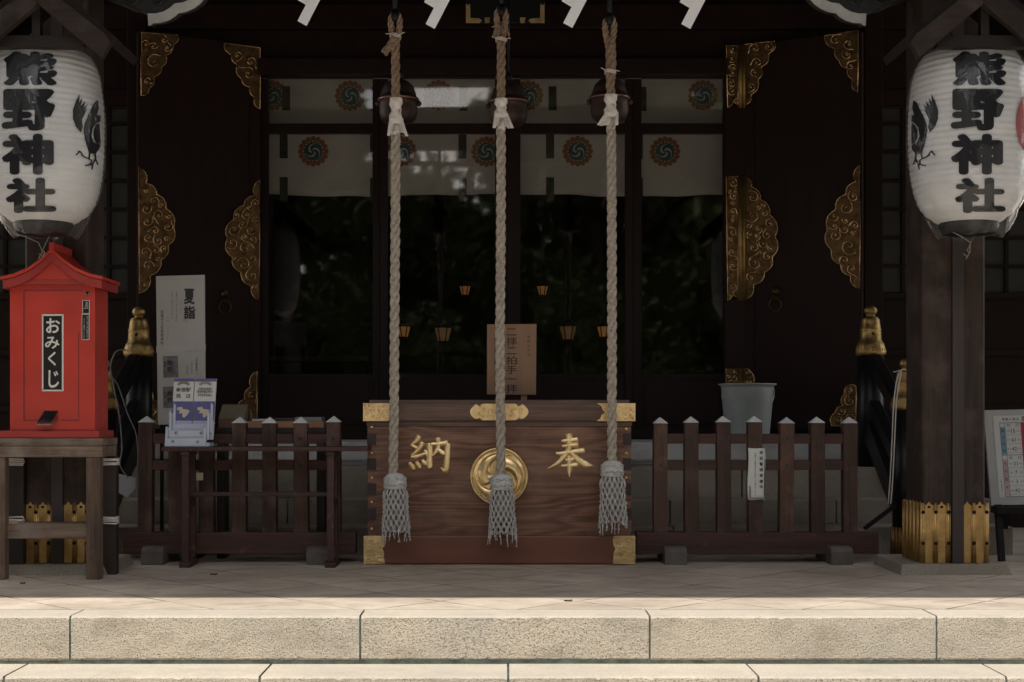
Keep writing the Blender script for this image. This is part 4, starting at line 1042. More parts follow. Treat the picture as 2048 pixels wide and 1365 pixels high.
# ================================================================ red fortune box on its weathered stand
def stand():
    t = thing('wooden_stand', 'weathered timber stand with white cord lashings under the red box', 'stand', (d2(100, 6.5), 6.55, 0))
    xl, xr = -2.337, -1.829; z1 = .643
    tp = MB()
    tp.box(xl-.02, xr, 6.462, 6.715, z1-.034, z1); tp.box(xl-.02, xr, 6.463, 6.50, z1-.086, z1-.036); tp.box(xl-.02, xr-.002, 6.66, 6.712, z1-.086, z1-.036); tp.box(xr-.05, xr-.001, 6.501, 6.659, z1-.084, z1-.036)
    tp.build('top', BENCH, t, bevel=.003)
    for x0, x1 in ((-2.337, -2.273), (-1.905, -1.841)): MB().box(x0, x1, 6.464, 6.52, 0, z1-.087).build('leg', BENCHZ, t, bevel=.004)
    for px0, px1 in ((16, 47), (203, 232)): MB().box(d2(px0, 6.666), d2(px1, 6.666), 6.666, 6.72, 0, z1-.087).build('leg', DARKLEG, t, bevel=.003)
    MB().box(-2.272, -1.906, 6.49, 6.51, P(0,1078,6.49).z, P(0,1048,6.49).z).build('stretcher', BENCH, t, bevel=.003)
    MB().box(-2.272, -1.906, 6.515, 6.70, P(0,1049,6.49).z-.03, P(0,1050,6.49).z).build('shelf_board', BENCH, t, bevel=.003)
    for px in (31, 217):
        for py in (924, 1041):
            w_ = MB(); hw = 18/F*6.66
            for q in range(4):
                zz = P(0, py-6+q*4, 6.66).z; c = d2(px, 6.69)
                w_.tube([(c-hw, 6.660, zz), (c+hw, 6.660, zz+rnd(-.003,.003)), (c+hw, 6.726, zz), (c-hw, 6.726, zz)], .0042, 6, closed=True)
            w_.tube([(c+hw, 6.66, zz), (c+hw+.012, 6.655, zz+.012), (c+hw+.006, 6.655, zz+.03)], .0025, 5)
            w_.build('cord_lashing', CLOTHW, t)
stand()
def red_box():
    d = 6.495; t = thing('fortune_box', 'vermilion fortune slip box with a curved gable roof and black lettered plate', 'fortune box', (-2.06, d, .643))
    z0 = .643; xl, xr = P(20, 0, d).x, P(190, 0, d).x; zt = P(0, 566, d).z; zb = P(0, 862, d).z; y1 = d+.215
    p = plane(d)
    b = MB(); b.box(xl, xr, d, y1, zb-.002, zt+.02); b.build('body', RED, t, bevel=.003)
    # door line on the front: recess shadow painted as dark red strips
    ln = MB()
    for (x0, y0, x1, y1_) in ((49,580,166,582.5),(47,582,49.5,841),(157,665,158.5,841),(47,840,85,842),(122,840,158,842)):
        a = p(x0, y1_); c = p(x1, y0); ln.box(a.x, c.x, d-.0012, d+.002, a.z, c.z)
    ln.build('door_seam', M('seam shadow red', (.17,.015,.012)), t)
    bs = MB(); a = P(-4, 877, 6.475); c = P(198, 862, 6.475); bs.box(a.x, c.x, 6.475, y1+.012, z0, c.z); bs.build('plinth', REDD, t, bevel=.004)
    # roof: curved gable swept backwards
    top = [(103,499),(109,501),(125,517),(150,535),(178,547),(205,553)]; k = 13
    def side(pts, th): return [(x, y+th*(.7+.3*(x-103)/104)) for x, y in pts]
    yf, yb = 6.44, y1+.025
    def sect(dy0, dy1, mb, f0, f1, ins=0):
        up = [(206-x, y+dy0) for x, y in top[::-1]]+[(x, y+dy0) for x, y in top[1:]]; dn = [(x, y+dy1) for x, y in up]
        up = [(103+(x-103)*(1-ins), y) for x, y in up]; dn = [(103+(x-103)*(1-ins), y) for x, y in dn]
        n = len(up); vs = [P(x, y, 6.44) for x, y in up+dn]; off0 = Vector((0, f0-6.44, 0)); off1 = Vector((0, f1-6.44, 0)); q = [v+off0 for v in vs]+[v+off1 for v in vs]; m = 2*n
        fs = []
        for i in range(n-1):
            fs += [(i, i+1, n+i+1, n+i), (m+i, m+n+i, m+n+i+1, m+i+1), (i, m+i, m+i+1, i+1), (n+i, n+i+1, m+n+i+1, m+n+i)]
        fs += [(0, n, m+n, m), (n-1, m+n-1, m+2*n-1, 2*n-1)]
        mb.add(q, fs)
    rf = MB(); sect(0, 7, rf, yf, yb); rf.build('roof', RED, t, bevel=.002)
    r2 = MB(); sect(7.3, 17, r2, yf+.012, yb-.01, .03); r2.build('roof_moulding', REDD, t)
    gb = MB(); gb.prism([P(x, y, 6.47) for x, y in ((103,517),(130,537),(165,556),(190,562),(16,562),(41,556),(76,537))], (0,.2,0)); gb.build('gable_panel', RED, t)
    ev = MB(); a = P(14, 569, 6.465); c = P(193, 560, 6.465); ev.box(a.x, c.x, 6.465, y1+.02, a.z, c.z); ev.build('eave_rail', REDD, t, bevel=.002)
    rg = MB(); a = P(98, 500, 6.43); c = P(107, 485, 6.43); rg.box(a.x, c.x, 6.43, yb+.01, a.z-.01, c.z); rg.build('ridge_cap', RED, t, bevel=.002)
    # plate with the lettering
    pl = MB(); a = p(84.5, 783); c = p(127.5, 629); pl.box(a.x, c.x, d-.004, d, a.z, c.z); o = pl.build('name_plate', WHITEP, t, bevel=.001)
    bl = MB(); a = p(87.5, 780); c = p(124.5, 632.5); bl.box(a.x, c.x, d-.0055, d-.0041, a.z, c.z); bl.build('plate_field', SIGNB, o, bevel=.0005)
    tx = MB()
    for ch, x0, y0, x1, y1_ in (('お',93,637,121,667), ('み',91,674,120,698), ('く',97,704,113,732), ('じ',98,741,119,776)): glyph(tx, ch, x0, y0, x1, y1_, p, .0062, bold=.022)
    tx.build('lettering', WHITEP, o)
    sc = MB()
    for x, y in ((87,632),(125,632),(86,780),(124,780)): sc.ball(p(x, y, .005), .002, 8)
    sc.build('plate_screw', IRON, o)
    for (x0, y0, x1, y1_, rows) in ((165.5,601,179.5,628,None), (164,629,179,680,1)):
        q = MB(); a = p(x0, y1_); c = p(x1, y0); q.box(a.x, c.x, d-.003, d, a.z, c.z); o = q.build('notice_plate', WHITEP, t)
        q = MB(); a = p(x0+1, y1_-1); c = p(x1-1, y0+1); q.box(a.x, c.x, d-.004, d-.0031, a.z, c.z); q.build('plate_field', SIGNB, o)
        tx = MB()
        if rows: vtext(tx, 'おみくじを引く前に料金を入れて', 175.2, 632, 3.0, 3.05, p, .0046); vtext(tx, 'ください一回百円でございます', 169, 636, 2.8, 2.95, p, .0046)
        else: vtext(tx, '百円', 174, 604, 6, 6, p, .0046); tx.prism([p(168,617.5,.0046), p(177,617.5,.0046), p(177,616.8,.0046), p(168,616.8,.0046)], (0,.0003,0))
        tx.build('lettering', WHITEP, o)
    lk = MB(); c = p(175, 587.5); lk.tube([c+Vector((0,.002,0)), c+Vector((0,-.008,0))], .0085, 14); lk.build('lock', STEEL, t)
    MB().tube([c+Vector((.0015,-.0075,0)), c+Vector((.0015,-.0095,0))], .0055, 12).build('lock_core', IRON, t)
    # delivery chute
    ch = MB(); a = p(88, 840); c = p(116, 822); ch.box(a.x, c.x, d-.003, d, a.z, c.z); o = ch.build('chute_mouth', IRON, t)
    tr = MB(); A = [p(88, 838, .004), p(116, 838, .004), p(110, 848, .052), p(81, 848, .052)]; B = [v+Vector((0,0,-.006)) for v in A]
    tr.add(A+B, [(0,1,2,3),(7,6,5,4),(0,4,5,1),(1,5,6,2),(2,6,7,3),(3,7,4,0)])
    tr.add([A[3], A[3]+Vector((0,0,.004)), p(88,824,.004), A[0]], [(0,1,2,3)]); tr.add([A[2], A[2]+Vector((0,0,.004)), p(116,824,.004), A[1]], [(0,1,2,3)])
    tr.build('chute_tray', STEEL, t)
red_box()

# ================================================================ picket fences, bench, leaflets
def fence(right):
    t = thing('picket_fence', ('brown picket fence right of the offertory box, carrying a paper notice' if right else 'brown picket fence on stone blocks behind the bench left of the offertory box'), 'fence', (d2(1510 if right else 500, 7.2), 7.22, 0), 'picket fences beside the offertory box')
    d = 7.20; k = F/d
    xs = [1321.5,1384.5,1448,1511,1574,1638,1702.5] if right else [288,351,414,477,539,601.5,666]
    zt, zb = P(0, 846, d).z, P(0, 1066, d).z
    rl = MB()
    for y0, y1 in ((868, 888), (921, 941)):
        a = P(xs[0]-10, y1, d); c = P(xs[-1]+10, y0, d); rl.box(a.x, c.x, d+.018, d+.042, a.z, c.z)
    rl.build('rail', FENCEX, t, bevel=.002)
    for i, x in enumerate(xs):
        w_ = 14/k; c = d2(x, d)+rnd(-.003,.003); dz = rnd(-.004,.004); tilt = rnd(-.007,.007)
        pk = MB(); pk.add([(c-w_,d,zb),(c+w_,d,zb),(c+w_,d+.065,zb),(c-w_,d+.065,zb),(c-w_+tilt,d,zt+dz),(c+w_+tilt,d,zt+dz),(c+w_+tilt,d+.065,zt+dz),(c-w_+tilt,d+.065,zt+dz)], [(0,3,2,1),(4,5,6,7),(0,1,5,4),(1,2,6,5),(2,3,7,6),(3,0,4,7)])
        o = pk.build('picket', FENCE, t, bevel=.003)
        h = .003; cp = MB().add([(c-w_-h+tilt,d-h,zt+dz),(c+w_+h+tilt,d-h,zt+dz),(c+w_+h+tilt,d+.065+h,zt+dz),(c-w_-h+tilt,d+.065+h,zt+dz),(c+tilt,d+.033,zt+dz+.032)], [(0,1,4),(1,2,4),(2,3,4),(3,0,4),(3,2,1,0)])
        cp.build('cap', WCAP, o)
        pg = MB()
        for y in (878, 931):
            q = P(x, y, d); pg.box(q.x-.008, q.x+.008, d-.0015, d+.002, q.z-.008, q.z+.008)
        pg.build('peg', ENDG, o)
    x0, x1 = (1272, 1757) if right else (246, 712)
    a = P(x0, 1108, d); c = P(x1, 1065, d); MB().box(a.x, c.x, d-.012, d+.075, a.z, c.z).build('base_beam', FENCEX, t, bevel=.004)
    for px in ((1352, 1684) if right else (304, 634)):
        q = d2(px, 7.1); ft = MB(); y0, y1 = 7.10, 7.46; h1 = .088
        pts = [(y0, 0), (y0, h1-.02), (y0+.012, h1-.006), (y0+.03, h1), (y1, h1), (y1, 0)]
        ft.prism([(q-.055, a_, b_) for a_, b_ in pts], (.11, 0, 0)); ft.build('foot_block', M('weathered foot block', (.11,.095,.085), (.07,.055,.05), rough=.8, bs=.5, bscale=40), t, bevel=.004)
fence(True); fence(False)
def notice():
    d = 7.195; p = plane(d); t = thing('paper_notice', 'white paper notice with black vertical writing taped to a picket of the right fence', 'notice', P(1512, 1000, d))
    b = MB(); nx = 6; ny = 10; vs = []
    for j in range(ny+1):
        for i in range(nx+1):
            u, v = i/nx, j/ny; px = 1496+34*u-1.2*v+.8*math.sin(v*7); py = 896+104*v+2*u*(1-v)+.7*math.sin(u*6); vs.append(p(px, py, .003+.004*math.sin(v*5+u*2)**2*(abs(u-.5)*2)))
    b.add(vs, [(j*(nx+1)+i, j*(nx+1)+i+1, (j+1)*(nx+1)+i+1, (j+1)*(nx+1)+i) for j in range(ny) for i in range(nx)], True); o = b.build('sheet', paper('notice paper', (.62,.62,.585)), t); sm = o.modifiers.new('s', 'SOLIDIFY'); sm.thickness = .001
    tx = MB(); vtext(tx, '特別警戒実施中', 1521.8, 902, 7.2, 11.4, p, .0088, .03); vtext(tx, '不審者・不審物を見つけた際は一一〇番してください', 1510, 906, 3.6, 3.62, p, .0088); vtext(tx, '新宿警察署', 1499.5, 972, 4.2, 4.5, p, .0088, .01)
    tx.prism([p(1528,918,.0085), p(1529,918,.0085), p(1528,996,.0085), p(1527,996,.0085)], (0,.0004,0)); tx.prism([p(1498,996,.0085), p(1528,996.4,.0085), p(1528,997.4,.0085), p(1498,997,.0085)], (0,.0004,0))
    tx.build('lettering', INKB, t)
notice()
def bench():
    d = 6.96; t = thing('narrow_bench', 'narrow maroon bench with trestle legs in front of the left fence, holding the leaflet rack', 'bench', (d2(515, 7), 7.0, 0))
    p = plane(d); a = p(322, 903); c = p(736, 894.5); MB().box(a.x, c.x, d, 7.165, a.z, c.z).build('top', TABLEW, t, bevel=.003)
    zt = a.z-.001
    for px in (372, 662):
        x = d2(px, 7.0)
        for y in (6.995, 7.135): MB().bar((x, y, .03), (x, y, zt-.02), .035, .03, up=(0,1,0)).build('leg', TABLEW, t, bevel=.003)
        MB().box(x-.021, x+.021, 6.972, 7.16, zt-.021, zt).build('cleat', TABLEW, t, bevel=.002)
        f = MB(); f.prism([(x-.026, y, z) for y, z in ((6.965,0),(6.965,.022),(6.985,.032),(7.15,.032),(7.17,.022),(7.17,0))], (.052,0,0)); f.build('foot', TABLEW, t, bevel=.002)
        MB().box(x-.017, x+.017, 7.013, 7.117, .30, .33).build('cross_piece', TABLEW, t)
    a = P(378, 993, 7.05); c = P(656, 985, 7.05); MB().box(a.x, c.x, 7.045, 7.085, a.z, c.z).build('stretcher', TABLEW, t, bevel=.002)
bench()
def leaflets():
    t = thing('leaflet_rack', 'clear stepped rack of purple and white folded maps standing on the narrow bench', 'leaflet rack', P(378, 894.5, 7.0)); zb = t.location.z
    AC = M('frosted acrylic', (.50,.53,.63), (.44,.47,.57), rough=.25); PUR = M('purple print', (.10,.095,.26), (.085,.08,.23), rough=.4); WHT = M('white leaflet', (.58,.58,.57), (.52,.52,.52), rough=.45); LAV = M('pale lavender print', (.42,.45,.58), (.38,.41,.54), rough=.4); CRM = M('cream map print', (.52,.49,.36), (.45,.43,.32), rough=.5); TAN = M('tan banner print', (.27,.21,.12), (.2,.16,.1), rough=.5)
    lean = .10                                            # the whole rack leans back a little
    def mp(px, py, off=0.0):
        dd = 7.09; z = H+(CY-py)*7.02/F; return Vector(((px-CX)*7.02/F, dd-off+(z-zb)*lean, z))
    r = MB(); r.prism([mp(334,893,.10), mp(421,893,.10), mp(421,886,.10), mp(334,886,.10)], (0,.12,0))
    for dep, (x0, x1, y0, y1, yc) in ((.105, (333, 413, 877, 893, 853)), (.075, (337, 417, 861.5, 880, 823)), (.045, (342, 421, 848, 866, 806))):
        r.prism([mp(x0, y1, dep), mp(x1, y1, dep), mp(x1-1, y0, dep), mp(x0+1, y0, dep)], (0,.0025,0))
        for xx in (x0, x1-4): r.prism([mp(xx, y1, dep+.001), mp(xx+5, y1, dep+.001), mp(xx+5, yc+4, dep+.001), mp(xx+1, yc, dep+.001)], (0,.034,0))
    r.build('rack', AC, t)
    EMB = M('grey emblem', (.27,.29,.36), rough=.5)
    for x, y, dep in ((349,883,.1065),(398,884,.1065),(352.5,866,.0765),(402,866,.0765)):
        MB().tube([mp(x, y, dep-.001), mp(x, y, dep+.001)], .0075, 16).build('rack_emblem', EMB, t)
    for k, (x0, x1, lab) in enumerate(((341.5, 382, 0), (384, 427, 1))):
        o = thing('folded_map', ('folded map headed with Japanese characters in the left slot of the rack', 'folded map headed AROUND SHINJUKU STATION in the right slot of the rack')[k], 'leaflet', mp((x0+x1)/2, 880), 'folded maps in the rack')
        sh = lambda x, y: x-(y-757)*.035
        def quad(mb, ya, yb, off, i0=0, i1=0): mb.prism([mp(sh(x0+i0, ya), ya, off), mp(sh(x1-i1, ya), ya, off), mp(sh(x1-i1, yb), yb, off), mp(sh(x0+i0, yb), yb, off)], (0,.0012,0))
        b = MB(); b.prism([mp(sh(x0,757), 757, .030), mp(sh(x1,757), 757, .030), mp(sh(x1,880), 880, .030), mp(sh(x0,880), 880, .030)], (0,.012,0)); b.build('cover', WHT, o)
        for ya, yb in ((757, 763), (803, 842)): q = MB(); quad(q, ya, yb, .0315); q.build('purple_band', PUR, o)
        q = MB(); quad(q, 842.5, 878, .0315); q.build('lavender_band', LAV, o)
        cx = (x0+x1)/2-.8
        q = MB(); a_ = [(cx+17*math.sin(u), 778-16*math.cos(u)) for u in [(-.9+1.8*i/10) for i in range(11)]]; b_ = [(cx+12*math.sin(u), 778-10.5*math.cos(u)) for u in [(.9-1.8*i/10) for i in range(11)]]
        q.prism([mp(x, y, .033) for x, y in a_+b_], (0,.001,0)); q.build('banner', TAN, o)
        tx = MB()
        if k == 0:
            for i, ch in enumerate('新宿駅'): glyph(tx, ch, cx-14.5+i*10, 775, cx-5.3+i*10, 784, mp, .033, .008)
            for i, ch in ((0, '周'), (2, '辺')): glyph(tx, ch, cx-14.8+i*10, 788, cx-5.6+i*10, 796.5, mp, .033, .008)
        else:
            for i, (s_, w_) in enumerate((('AROUND', 27), ('SHINJUKU', 31), ('STATION', 27))): htext(tx, s_, cx-i*.3, 777.5+i*6.4, 4.9, mp, .033, .025, width=w_)
        tx.build('lettering', INKB, o)
        q = MB(); z = (361, 824) if k == 0 else (402, 824)
        m_ = [(-12,-9),(-2,-10),(-1,-6),(12,-4),(13,0),(8,7),(3,12),(-1,10),(-1,3),(-9,3),(-6,-2),(-12,-4)]
        q.prism([mp(z[0]+a, z[1]+b2, .033) for a, b2 in m_], (0,.001,0)); q.build('map_shape', CRM, o)
leaflets()
def book_table():
    d = 7.40; t = thing('book_stand', 'plain dark stand behind the left fence holding an orange tray of books', 'stand', (d2(565, d), d+.08, 0)); p = plane(d)
    a = p(432, 866); c = p(650, 856); MB().box(a.x, c.x, d, d+.16, a.z, c.z).build('top', DARKLEG, t)
    for px in (440, 640): MB().box(d2(px, d)-.02, d2(px, d)+.02, d+.02, d+.14, 0, a.z).build('leg', DARKLEG, t)
    zt = c.z
    tr = thing('wooden_tray', 'orange brown wooden tray behind the left fence pickets', 'tray', (d2(565, d), d+.07, zt+.001))
    a = p(493, 855.5); c = p(647, 843); b = MB(); b.box(a.x, c.x, d+.002, d+.012, zt+.001, c.z); b.box(a.x, c.x, d+.012, d+.15, zt+.001, zt+.008); b.box(a.x, a.x+.008, d+.012, d+.15, zt+.008, c.z); b.box(c.x-.008, c.x, d+.012, d+.15, zt+.008, c.z)
    b.build('side', M('orange tray wood', (.36,.17,.09), (.28,.13,.07), stretch=(.2,1,1), scale=20, rough=.5), tr)
    zt2 = c.z
    for px0, px1, y0, y1, m, lab in ((504, 553, 838, 842.5, M('white booklet', (.5,.5,.5)), 'white thin booklet lying at the left end of the orange tray'), (545, 590, 836, 842, M('black notebook', (.02,.02,.022), rough=.4), 'black notebook lying in the middle of the orange tray'), (590, 644, 834, 842, M('grey clipboard', (.22,.23,.24), (.18,.19,.2), rough=.35), 'grey clipboard lying at the right end of the orange tray')):
        a = P(px0, y1, d+.005); c = P(px1, y0, d+.005); o = MB().box(a.x, c.x, d+.005, d+.13, zt2+.0006, zt2+.0006+c.z-a.z).build('book', m, None, bevel=.002, loc=((a.x+c.x)/2, d+.06, zt2+.0006)); tag(o, lab, 'book')
    bx = thing('lidded_box', 'low brown box with an olive sloping lid behind the left fence', 'box', (d2(465, d), d+.06, zt+.001))
    a = p(437, 855); c = p(487, 838); MB().box(a.x, c.x, d+.002, d+.13, zt+.001, c.z).build('base', M('brown box wood', (.14,.07,.05), rough=.5), bx)
    l = MB(); l.prism([(a.x, d+.001, c.z+.001), (a.x, d+.13, c.z+.001), (a.x, d+.13, c.z+.075), (a.x, d+.11, c.z+.075)], (c.x-a.x, 0, 0)); l.build('lid', M('olive lid', (.17,.15,.10), (.14,.12,.08), rough=.5), bx)
book_table()
def poster():
    d = 7.50; p = plane(d); t = thing('standing_poster', 'tall off white standing poster with black writing behind the left fence', 'poster', (d2(361, d), d, 0))
    b = MB(); b.prism([p(312,553), p(409,550), p(411,848), p(316,850)], (0,.012,0)); o = b.build('panel', POST, t)
    b = MB(); b.prism([p(312.5,553,.001), p(409,550.5,.001), p(409,558,.001), p(312.5,560,.001)], (0,-.004,0)); b.build('sheet_edge', POST, o); b = MB(); b.prism([p(313,693,.001), p(411.5,688,.001), p(411.5,702,.001), p(313,706,.001)], (0,-.002,0)); b.build('sheet_edge', POST, o)
    f = MB()
    for x in (322, 400): f.box(d2(x, d)-.008, d2(x, d)+.008, d+.013, d+.03, 0, 1.3)
    for x in (322, 400): f.box(d2(x, d)-.012, d2(x, d)+.012, d-.1, d+.09, 0, .014)
    f.build('stand_frame', IRON, t)
    tx = MB(); glyph(tx, '夏', 368, 578, 390, 609, p, .003, .03); glyph(tx, '詣', 368, 612, 391, 639, p, .003, .03)
    vtext(tx, '新宿十二社熊野神社', 324.5, 621, 6.6, 7.75, p, .003)
    vtext(tx, '夏詣とは一年の半分の節目に', 353.5, 585, 3.4, 4.6, p, .003); vtext(tx, '神社へお参りする行事です', 344.5, 585, 3.4, 4.6, p, .003); vtext(tx, '期間 七月一日より', 336, 635, 3.2, 5.4, p, .003); vtext(tx, 'なつもうで', 362.5, 604, 2.6, 3.6, p, .003)
    vtext(tx, '七夕御朱印', 393.5, 716, 4.4, 5.4, p, .003, .01); vtext(tx, '初穂料五百円', 384, 724, 3.2, 4.2, p, .003); vtext(tx, '授与期間', 374.5, 732, 3.4, 4.6, p, .003)
    tx.build('lettering', INKB, t)
    ph = M('smudged grey print', (.19,.19,.195), (.06,.06,.065), scale=22, lo=.3, hi=.7, rough=.6)
    for y0 in (713, 774):
        q = MB(); q.prism([p(326, y0, .0015), p(356, y0-1, .0015), p(357, y0+42, .0015), p(327, y0+43, .0015)], (0,-.001,0)); o = q.build('printed_picture', ph, t)
        q = MB(); vtext(q, '熊野', 340, y0+8, 11, 13, p, .0035, .03); vtext(q, '参拝', 330.5, y0+10, 5, 7, p, .0035, .02); q.build('lettering', INKB, o)
    q = MB(); q.prism([p(363,633,.0012), p(376,633,.0012), p(376,646,.0012), p(363,646,.0012)], (0,-.0006,0)); q.build('red_seal', M('faded red seal', (.33,.25,.24), (.38,.34,.33), rough=.7), t)
poster()
def ritual_sign():
    d = 7.52; p = plane(d); zt = P(0, 800, 7.13+.61).z
    t = thing('ritual_sign', 'light brown board with black vertical writing standing on the back of the offertory box', 'sign', Vector((d2(1047, d), d, P(0, 803, d).z)))
    b = MB(); b.prism([p(974,649), p(1073,648.5), p(1072,790), p(974,789.5)], (0,.012,0)); b.build('board', PLAQ, t, bevel=.0015)
    ft = MB(); ft.box(d2(1042, d), d2(1054, d), d+.013, d+.027, P(0, 816, d).z, P(0, 700, d).z); ft.build('peg', PLAQ, t)
    tx = MB()
    for i, ch in enumerate('二拝二拍手一拝'):
        y = 656+i*18.9; hgt = {0: 11, 1: 17, 2: 11, 3: 17, 4: 17, 5: 9, 6: 17}[i]
        glyph(tx, ch, 1012, y, 1034, y+17, p, .0015, .012, fit=(ch not in '二一')) if ch not in '二一' else glyph(tx, ch, 1012, y-2, 1034, y+18, p, .0015, .012, fit=False)
    vtext(tx, '神拝の作法', 1057.5, 671, 6.5, 9.0, p, .0015)
    vtext(tx, '心をこめてお祈りください', 990.5, 675, 7.0, 8.1, p, .0015, .006); tx.build('lettering', INKB, t)
ritual_sign()

# ================================================================ stair railing posts with brass caps
def giboshi(px, ytop, d, zb, sc, nm, lab, shoe=False):
    k = d/F; t = thing('railing_post', lab, 'post', (d2(px, d), d, zb), 'black railing posts with brass caps'); c = Vector((d2(px, d), d, 0)); zc = P(0, ytop+100*sc, d).z
    pr = [(27,0),(29,2),(30.5,8),(27,20),(24.5,27),(22.5,28),(22.5,31),(21,32),(20.5,50),(21,51),(21,53),(20,54),(17.5,70),(17,74),(15,75),(15,77),(9,78),(8,80),(9.5,82),(12.5,86),(13,90),(11.5,95),(7,98.5),(1.5,100)]
    sk = lambda r, z, a, i: r*(1+.015*math.sin(16*a)) if i in (2, 3, 4) else r
    b = MB().lathe([(r*k*sc, z*k*sc) for r, z in pr], c+Vector((0,0,zc)), 48, fn=sk); 
    b.build('brass_cap', BRASS, t)
    dt = MB(); dt.ball((c.x, d-20.5*k*sc, zc+43*k*sc), 3.2*k*sc, 8)
    dt.build('cap_rivet', IRON, t)
    rel = MB()
    for i in range(18):
        a = -math.pi*i/17; 
        rr = 29.5*k*sc; q = c+Vector((math.cos(a)*rr, math.sin(a)*rr, zc+12*k*sc)); tg = Vector((-math.sin(a), math.cos(a), 0)); nn = Vector((math.cos(a), math.sin(a), 0))
        rel.tube([q+tg*5*k*sc*u*math.cos(u*4+i)+Vector((0,0,(u-.3)*10*k*sc))-nn*max(0, u-.2)*5*k*sc for u in [j/7 for j in range(8)]], 1.1*k*sc, 5)
    for i in range(26):
        a = -math.pi*i/25; q = c+Vector((math.cos(a)*24*k*sc, math.sin(a)*24*k*sc, zc+24*k*sc)); rel.ball(q, 1.5*k*sc, 6, sz=1.6)
    rel.build('cap_relief', BRASS, t)
    MB().lathe([(26*k*sc, 0), (26*k*sc, zc+6*k*sc-zb)], c+Vector((0,0,zb)), 32).build('shaft', BLACKW, t)
    if shoe:
        s_ = MB(); r = 27*k*sc
        s_.lathe([(r, 0), (r, .150)], c, 32)
        for i in range(22): a = 2*math.pi*i/22; q = c+Vector((math.cos(a)*r, math.sin(a)*r, 0)); s_.tube([q+Vector((0,0,.002)), q+Vector((0,0,.158))], .0065, 6)
        s_.build('shoe', SHOED, t)
        ch = MB()
        for z, a in ((.30,-1.7),(.34,-1.5),(.215,-1.9),(.19,-1.3),(.205,-1.55)): ch.ball(c+Vector((math.cos(a)*26*k*sc, math.sin(a)*26*k*sc, z)), .009, 6, sz=.7)
        ch.build('paint_chip', WCAP, t)
giboshi(1741, 612, 8.22, .451, 1.0, 'r', 'brass capped black post at the top of the steps beside the right door', False)
giboshi(278, 614, 8.22, .451, 1.0, 'l', 'brass capped black post at the top of the steps beside the tall poster', False)
giboshi(1812, 717, 7.52, 0, 1.04, 'r', 'brass capped black post at the foot of the steps, half behind the right pillar', True)
giboshi(206, 717, 7.52, 0, 1.04, 'l', 'brass capped black post at the foot of the steps, mostly hidden by the red box', True)
for s, px0, px1 in ((1, 1741, 1812), (-1, 278, 206)):
    t = thing('stair_rail', 'black sloping stair rail at the %s between two brass capped posts' % ('right' if s > 0 else 'left'), 'railing', (d2(px1, 7.6), 7.6, .5), 'sloping stair rails')
    a = Vector((d2(px1, 7.52), 7.60, .76)); b = Vector((d2(px0, 8.22), 8.14, 1.06))
    MB().bar(a, b, .07, .09).build('top_rail', BLACKW, t, bevel=.012)
    MB().bar(a-Vector((0,0,.28)), b-Vector((0,0,.26)), .06, .08).build('lower_rail', BLACKW, t, bevel=.006)
    MB().bar(a-Vector((0,0,.47)), b-Vector((0,0,.40)), .10, .13).build('stringer', BLACKW, t, bevel=.006)
# cords looped over the front post
def cords():
    o = MB(); d = 7.40
    for dx in (0, 5): o.tube(smooth_path([P(1818, 742, 7.43), P(1804, 740, d), P(1796+dx, 752, d), P(1788+dx, 800, d), P(1784+dx, 880, d), P(1780+dx, 960, d), P(1776+dx, 1008, d)], 6), .0032, 5)
    o.tube([P(1800, 741, d), P(1790, 744, d), P(1786, 744, d)], .0028, 5)
    tag(o.build('cord_loop', CLOTHW, None, loc=P(1790, 1008, d)), 'thin white cords hanging from the brass cap of the post beside the right pillar', 'cord')
    o = MB().bar(P(1792, 1010, 7.45), P(1728, 1058, 7.45), .02, .02); tag(o.build('prop_bar', BLACKW, None, loc=P(1760, 1058, 7.45)), 'short black bar slanting from the right railing post down behind the fence', 'bar')
    o = MB(); d = 7.3
    o.tube(smooth_path([P(252, 700, d), P(232, 704, d), P(221, 735, d), P(228, 775, d), P(240, 840, d), P(244, 900, d), P(240, 930, d), P(256, 956, d)], 8), .0035, 6)
    o.tube(smooth_path([P(221, 752, d), P(236, 772, d), P(256, 830, d), P(272, 868, d), P(276, 920, d), P(270, 955, d)], 8), .003, 6)
    tag(o.build('hanging_wire', M('grey wire', (.16,.16,.155), rough=.5), None, loc=P(245, 950, d)), 'thin grey wires drooping beside the red box', 'wire')
    o = MB().prism([P(237, 948, d), P(272, 956, d), P(271, 978, d), P(255, 996, d), P(237, 986, d)], (0,.003,0)); tag(o.build('paper_tag', paper('grey tag', (.33,.34,.36)), None, loc=P(255, 970, d)), 'small pale pentagonal tag hanging on the wires beside the stand', 'tag')
    o = MB(); o.pbox(386, 946, 406, 961, 7.16, .008); tag(o.build('paper_slip', paper('cream slip', (.50,.46,.33)), None, loc=P(396, 953, 7.16)), 'small cream paper slip fixed to a fence picket behind the bench leg', 'slip')
    o = MB().lathe([(.05*1.0, 0), (.045, .006), (.02, .010), (.001, .011)], (d2(217, 7.55)+.13, 7.50, 0), 20); tag(o.build('flat_stone', STEPD, None, loc=(d2(217, 7.55)+.13, 7.50, 0)), 'small flat pale stone on the paving beside the left post', 'stone')
cords()
DRY = M('dry leaf brown', (.06,.04,.025), (.03,.02,.012), rough=.9)
